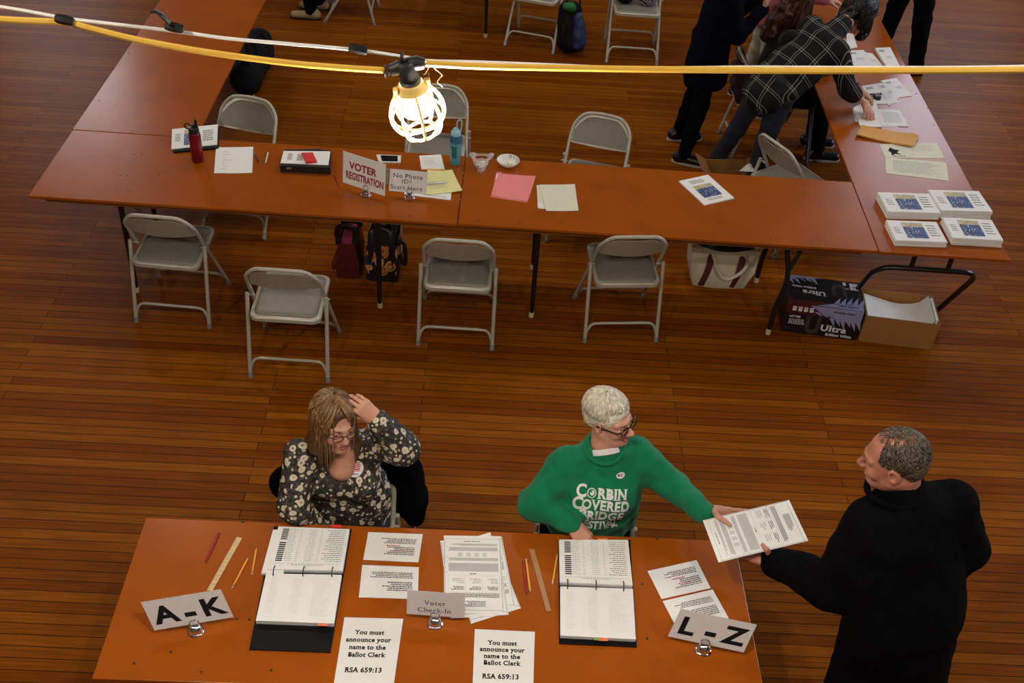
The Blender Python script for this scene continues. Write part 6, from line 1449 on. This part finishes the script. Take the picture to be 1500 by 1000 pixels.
# open brown box with printed sheets
BROWNB = mat('brown_cardboard', (.30, .135, .035), .75, var=.06, scale=12, stretch=(1, 1, 8)); BROWND = mat('brown_cardboard_inside', (.27, .125, .035), .8, var=.06)
cb = c0_+ex*(W2+.245)+V((0, 0, 0)); cb.z = 0; cb = cb-ey*.0; t = thing('cardboard_box', 'open brown cardboard box of papers right of the black carton', 'box', cb)
MX = Matrix((ex, ey, V((0, 0, 1)))).transposed(); hw, hd, hz, th = .222, .145, .20, .005
m = MB()
def bx(x, y, z, a, b, c_): m.box(cb+MX@V((x, y, z)), (a, b, c_), M=MX)
bx(0, -hd, hz/2, 2*hw, th, hz); bx(0, hd, hz/2, 2*hw, th, hz); bx(-hw, 0, hz/2, th, 2*hd, hz); bx(hw, 0, hz/2, th, 2*hd, hz); bx(0, 0, .004, 2*hw, 2*hd, .006); m.build('box_body', BROWNB, t)
prof = [(-.205, .175), (-.10, .150), (.0, .130), (.08, .135), (.14, .155), (.178, .20), (.190, .215)]
pts = [V((x, 0, z)) for x, z in prof]; pts = spline(pts, 4); mb = MB(); rings = []
for p in pts: rings.append([cb+MX@V((p.x, y, p.z+dz)) for y, dz in ((-.125, 0), (.125, 0), (.125, -.018), (-.125, -.018))])
o = mb.loft(rings).build('paper_sheets', PAPER); tag(o, 'curved pile of white sheets inside the open brown box', 'paper')
for k in range(4):
    m = MB(); m.box(cb+MX@V((.203+.0035*k-.005, -.01, .115)), (.003, .23, .20), M=MX); o = m.build('programme_booklet', PAPER); tag(o, 'white booklet standing on edge at the right end of the open brown box', 'booklet', 'booklets standing in the brown box')
# cardboard box behind the tables with a folded sheet
c = V((4.30, 1.66, 0)); t = thing('cardboard_box', 'open brown cardboard box on the floor beside the person in plaid', 'box', c, .12)
m = MB(); w_, d_, h_ = .15, .12, .26
for x, y, a, b in ((0, -d_, 2*w_, .005), (0, d_, 2*w_, .005), (-w_, 0, .005, 2*d_), (w_, 0, .005, 2*d_)): m.box((x, y, h_/2), (a, b, h_))
m.box((0, 0, .005), (2*w_, 2*d_, .006)); m.build('box_body', BROWND, t, local=True)
for s_, nm in ((-1, 'flap'), (1, 'flap')):
    MB().hexa([V((s_*w_, -d_, h_)), V((s_*w_, d_, h_)), V((s_*(w_+.085), d_, h_+.055)), V((s_*(w_+.085), -d_, h_+.055))], [V((s_*w_, -d_, h_+.004)), V((s_*w_, d_, h_+.004)), V((s_*(w_+.085), d_, h_+.059)), V((s_*(w_+.085), -d_, h_+.059))]).build(nm, BROWND, t, local=True)
q = [at(1083, 250, .31), at(1095, 240, .35), at(1106, 238, .34), at(1110, 252, .31)]; o = slab(q, .002).build('folded_sheet', PAPER); tag(o, 'bright folded sheet sticking out of the box beside the plaid shirt', 'paper')
# blue backpack
BLUEB = mat('dark_blue_nylon', (.008, .022, .085), .5, var=.2, bump=.15, bscale=60); BLKN = mat('black_nylon', (.004, .004, .005), .8, bump=.1, spec=.2)
c = V((3.20, 3.95, 0)); t = thing('backpack', 'dark blue and black backpack leaning by the chair at the top edge', 'bag', c)
S = SDF(); S.cone(c+V((0, 0, .10)), c+V((-.03, .04, .38)), .10, .075, k=.05, flat=((1, 0, 0), 1.35)); S.cut((0, 0, .004), (0, 0, -1)); sdf_obj('pack_body', [S.mesh(.009, ripple(.006, 25, 3))], [BLKN], t)
S = SDF(); S.cone(c+V((.07, -.055, .12)), c+V((.035, -.015, .34)), .07, .05, k=.05); sdf_obj('front_pocket', [S.mesh(.009, ripple(.008, 28, 4))], [BLUEB], t)
S = SDF(); S.ell(c+V((-.045, -.03, .43)), (.06, .05, .04)); sdf_obj('green_cloth', [S.mesh(.008, ripple(.006, 40, 3))], [mat('green_cloth', (.01, .13, .03), .8)], t)
MB().tube(spline([c+V((-.09, -.02, .40)), c+V((-.05, -.03, .54)), c+V((.03, -.02, .53)), c+V((.05, -.02, .40))], 6), .007, 8).build('handle', BLKN, t, smooth='auto')
MB().tube(spline([c+V((-.06, -.09, .38)), c+V((-.09, -.15, .22)), c+V((-.06, -.14, .06))], 6), .013, 8, flat=.4).build('shoulder_strap', BLKN, t, smooth='auto')
# bags on the chair at the top edge
def zebra():
    m = bpy.data.materials.new('zebra_print'); m.use_nodes = True; N, L, I = nodes(m); tc = N.new('ShaderNodeTexCoord'); wv = N.new('ShaderNodeTexWave'); wv.inputs['Scale'].default_value = 24; wv.inputs['Distortion'].default_value = 6; wv.bands_direction = 'DIAGONAL'
    L.new(tc.outputs['Object'], wv.inputs['Vector']); rp = N.new('ShaderNodeValToRGB'); rp.color_ramp.interpolation = 'CONSTANT'; e = rp.color_ramp.elements; e[0].color = (.01, .01, .012, 1); e[1].position = .55; e[1].color = (.40, .37, .38, 1); L.new(wv.outputs[0], rp.inputs[0]); L.new(rp.outputs[0], I['Base Color']); I['Roughness'].default_value = .5; return m
c = V((3.83, 4.0, .465)); S = SDF(); S.cone(c+V((.0, 0, .07)), c+V((-.01, .02, .18)), .085, .07, k=.03, flat=((0, 1, 0), .8)); S.cut((0, 0, .466), (0, 0, -1)); o = sdf_obj('shoulder_bag', [S.mesh(.007, ripple(.004, 30, 2))], [zebra()], None); tag(o, 'zebra-striped bag on the right half of a folding chair seat', 'bag')
c = V((3.65, 4.02, .465)); S = SDF(); S.cone(c+V((-.02, 0, .08)), c+V((.01, .02, .20)), .09, .07, k=.03, flat=((0, 1, 0), .8)); S.cut((0, 0, .466), (0, 0, -1)); o = sdf_obj('handbag', [S.mesh(.007, ripple(.005, 30, 5))], [BLKN], None); tag(o, 'black bag beside the zebra-striped bag on a folding chair', 'bag')
# dark bag hanging by the back left table
c = V((.585, 3.0, 0)); t = thing('duffel_bag', 'black bag on the floor under the back left table', 'bag', c)
S = SDF(); S.cone(c+V((0, -.25, .13)), c+V((0, .3, .13)), .12, k=.03); S.cone(c+V((0, -.22, .20)), c+V((.0, .28, .24)), .10, k=.06); S.cut((0, 0, .004), (0, 0, -1)); sdf_obj('bag_body', [S.mesh(.010, ripple(.006, 22, 2))], [BLKN], t)
MB().tube(spline([c+V((.08, -.12, .30)), c+V((.06, -.08, .38)), c+V((.06, .08, .39)), c+V((.08, .14, .32))], 6), .011, 8, flat=.5).build('handle', BLKN, t, smooth='auto')
# dark red jacket on the chair of the auburn-haired person
S = SDF()
for z0, r_ in ((.74, .03), (.62, .035), (.50, .035)): S.cone((4.41, 2.27, z0), (4.40, 2.60, z0), r_, k=.07)
S.chain([(4.42, 2.24, .70), (4.42, 2.19, .58), (4.43, 2.18, .46)], [.035, .04, .025], k=.05)
o = sdf_obj('jacket', [S.mesh(.009, ripple(.006, 24, 5))], [mat('dark_maroon_knit', (.022, .006, .008), .9, bump=.15)], None); tag(o, 'dark maroon jacket over the chair back behind the auburn-haired person', 'jacket')

# ------------------------------------------------------------------ hanging lamp string
CORD = mat('yellow_rubber_cord', (.72, .42, .06), .45, var=.05); ROPE = mat('white_support_wire', (.72, .70, .66), .55, var=.06); CAGE = mat('yellow_cage_plastic', (.80, .55, .16), .4); SOCK = mat('black_rubber', (.015, .015, .015), .5, bump=.05); TAPE = mat('black_tape', (.010, .010, .010), .4); TWINE = mat('brown_twine', (.22, .10, .035), .7)
BULB = mat('glowing_bulb', (1, .95, .85), .2, emit=(1, .88, .66, 28))
YP = LY
def path(px, y=YP, n=6): return spline([aty(a, b, y) for a, b in px], n)
o = MB().tube(path([(-300, 5), (-150, 16), (0, 28), (95, 33), (130, 41), (200, 58), (300, 76), (420, 92), (500, 99), (565, 103)]), .0060, 8).build('power_cord', CORD, smooth='auto'); tag(o, 'yellow cord of the lamp string left of the lit lamp', 'cord')
o = MB().tube(path([(624, 93), (700, 97), (820, 99.5), (1000, 102), (1250, 103.5), (1520, 102), (1750, 96), (2100, 84)]), .0062, 8).build('power_cord', CORD, smooth='auto'); tag(o, 'yellow cord of the lamp string right of the lit lamp', 'cord')
o = MB().tube(path([(-300, -32), (-150, -9), (0, 10), (80, 24), (112, 29), (250, 45), (330, 56), (420, 64), (520, 73), (590, 83), (625, 89), (700, 91), (800, 95), (900, 99), (1000, 99.5), (1100, 98.5), (1250, 99), (1520, 97), (2100, 78)], YP+.010), .0032, 6).build('support_wire', ROPE, smooth='auto'); tag(o, 'thin white support wire running along the yellow cord', 'wire')
def tape(px, label, tail=False):
    a, b = aty(px[0]-14, px[1]-3, YP-.003), aty(px[0]+13, px[1]+3, YP-.003); t = thing('tape_wrap', label, 'tape', (a+b)/2-V((0, 0, .01)))
    d = b-a; r_ = .0082
    MB().tube([a, a+d*.15, a+d*.5, a+d*.85, b], [r_*.8, r_, r_*1.1, r_*1.0, r_*.8], 7).build('tape_roll', TAPE, t, smooth='auto')
    if tail: MB().tube(spline([a+d*.3+V((0, -.005, .01)), a+d*.2+V((-.006, -.008, .022)), a+d*.05+V((-.012, -.008, .028)), a-d*.3+V((-.008, -.006, .024))], 4), [.009]*6+[.006]*7, 6, flat=.5).build('loose_end', TAPE, t, smooth='auto')
a, b = aty(84, 22, YP-.004), aty(106, 36, YP-.004)
tape((95, 29), 'black tape binding cord and wire together at the far left'); tape((256, 40), 'black tape with a loose end on the white wire', True); tape((525, 72), 'small black tape on the wire just left of the lamp')
A, Bt = aty(600, 113, YP), aty(618, 193, YP+.02); ax = (Bt-A).normalized(); sx = ax.cross(V((0, 1, 0))).normalized(); sy = sx.cross(ax).normalized(); ML = Matrix((sx, sy, ax)).transposed()
t = thing('caged_lamp', 'lit bulb in a yellow wire-guard cage hanging from the cord', 'lamp', A-ax*.02); L_ = (Bt-A).length
so = MB(); so.lathe([(.0001, -.035), (.012, -.034), (.017, -.028), (.0175, .004), (.020, .006), (.020, .012), (.0001, .013)], A, 20, ML)
so.tube([aty(572, 103, YP), aty(590, 97, YP), aty(612, 92, YP), aty(622, 93, YP)], [.011, .0135, .0135, .010], 10); so.build('socket', SOCK, t, smooth='auto')
for k in range(3):
    for u in (0, 1): p = aty(565+5*k if u == 0 else 610+5*k, 104-1.2*k if u == 0 else 93, YP); MB().tube([p-V((.0012, 0, 0)), p+V((.0012, 0, 0))], .0118-.0006*k, 10).build('strain_relief_ring', SOCK, t)
hook = aty(589, 84, YP-.006); MB().tube(arc(hook, .007, 0, 330, 12, (0, 1, 0)), .003, 6).build('hook', SOCK, t, smooth='auto')
def pt(z, r_, a): return A+ax*(z*L_)+sx*(r_*math.cos(a))+sy*(r_*math.sin(a))
MB().lathe([(.0215, .010), (.0235, .012), (.0245, .018), (.030, .026), (.0285, .030), (.0225, .022), (.0215, .012)], A, 24, ML).build('cage_collar', CAGE, t, smooth='auto')
for a in (R(200), R(20)): MB().box(pt(.16, .030, a), (.010, .012, .012), M=ML).build('cage_clamp', CAGE, t, bevel=.002)
prof = [(.22, .030), (.36, .042), (.55, .0495), (.74, .049), (.90, .040), (.985, .029)]
for k in range(8):
    a = 2*PI*k/8+.3; MB().tube(spline([pt(z, r_, a) for z, r_ in prof], 4), .0024, 6, flat=1.6).build('cage_rib', CAGE, t, smooth='auto')
MB().tube([pt(.985, .029, 2*PI*i/20) for i in range(20)], .0028, 6, closed=True).build('cage_ring', CAGE, t, smooth='auto')
MB().tube([pt(.66, .048, 2*PI*i/28) for i in range(28)], .0022, 6, closed=True).build('cage_ring', CAGE, t, smooth='auto')
MB().tube([pt(.985, .029, .3), pt(1.0, .0, 0), pt(.985, .029, .3+PI)], .0024, 6).build('cage_ring', CAGE, t, smooth='auto')
MB().lathe([(.0001, .084), (.014, .083), (.026, .076), (.0335, .064), (.0345, .054), (.031, .042), (.021, .029), (.014, .018), (.013, .010)], A, 20, ML).build('bulb', BULB, t, smooth=True)
m = MB(); rg = random.Random(5); b0 = aty(626, 96, YP)
for k in range(3):
    p = [b0+V((rg.uniform(-.005, .005), 0, 0))]
    for i in range(7): p.append(p[-1]+V((rg.uniform(-.006, .011), rg.uniform(-.006, .006), rg.uniform(-.013, .002))))
    m.tube(spline(p, 4), .0008, 5)
o = m.build('twine', TWINE, smooth='auto'); tag(o, 'frayed brown twine dangling right of the lit lamp', 'twine')
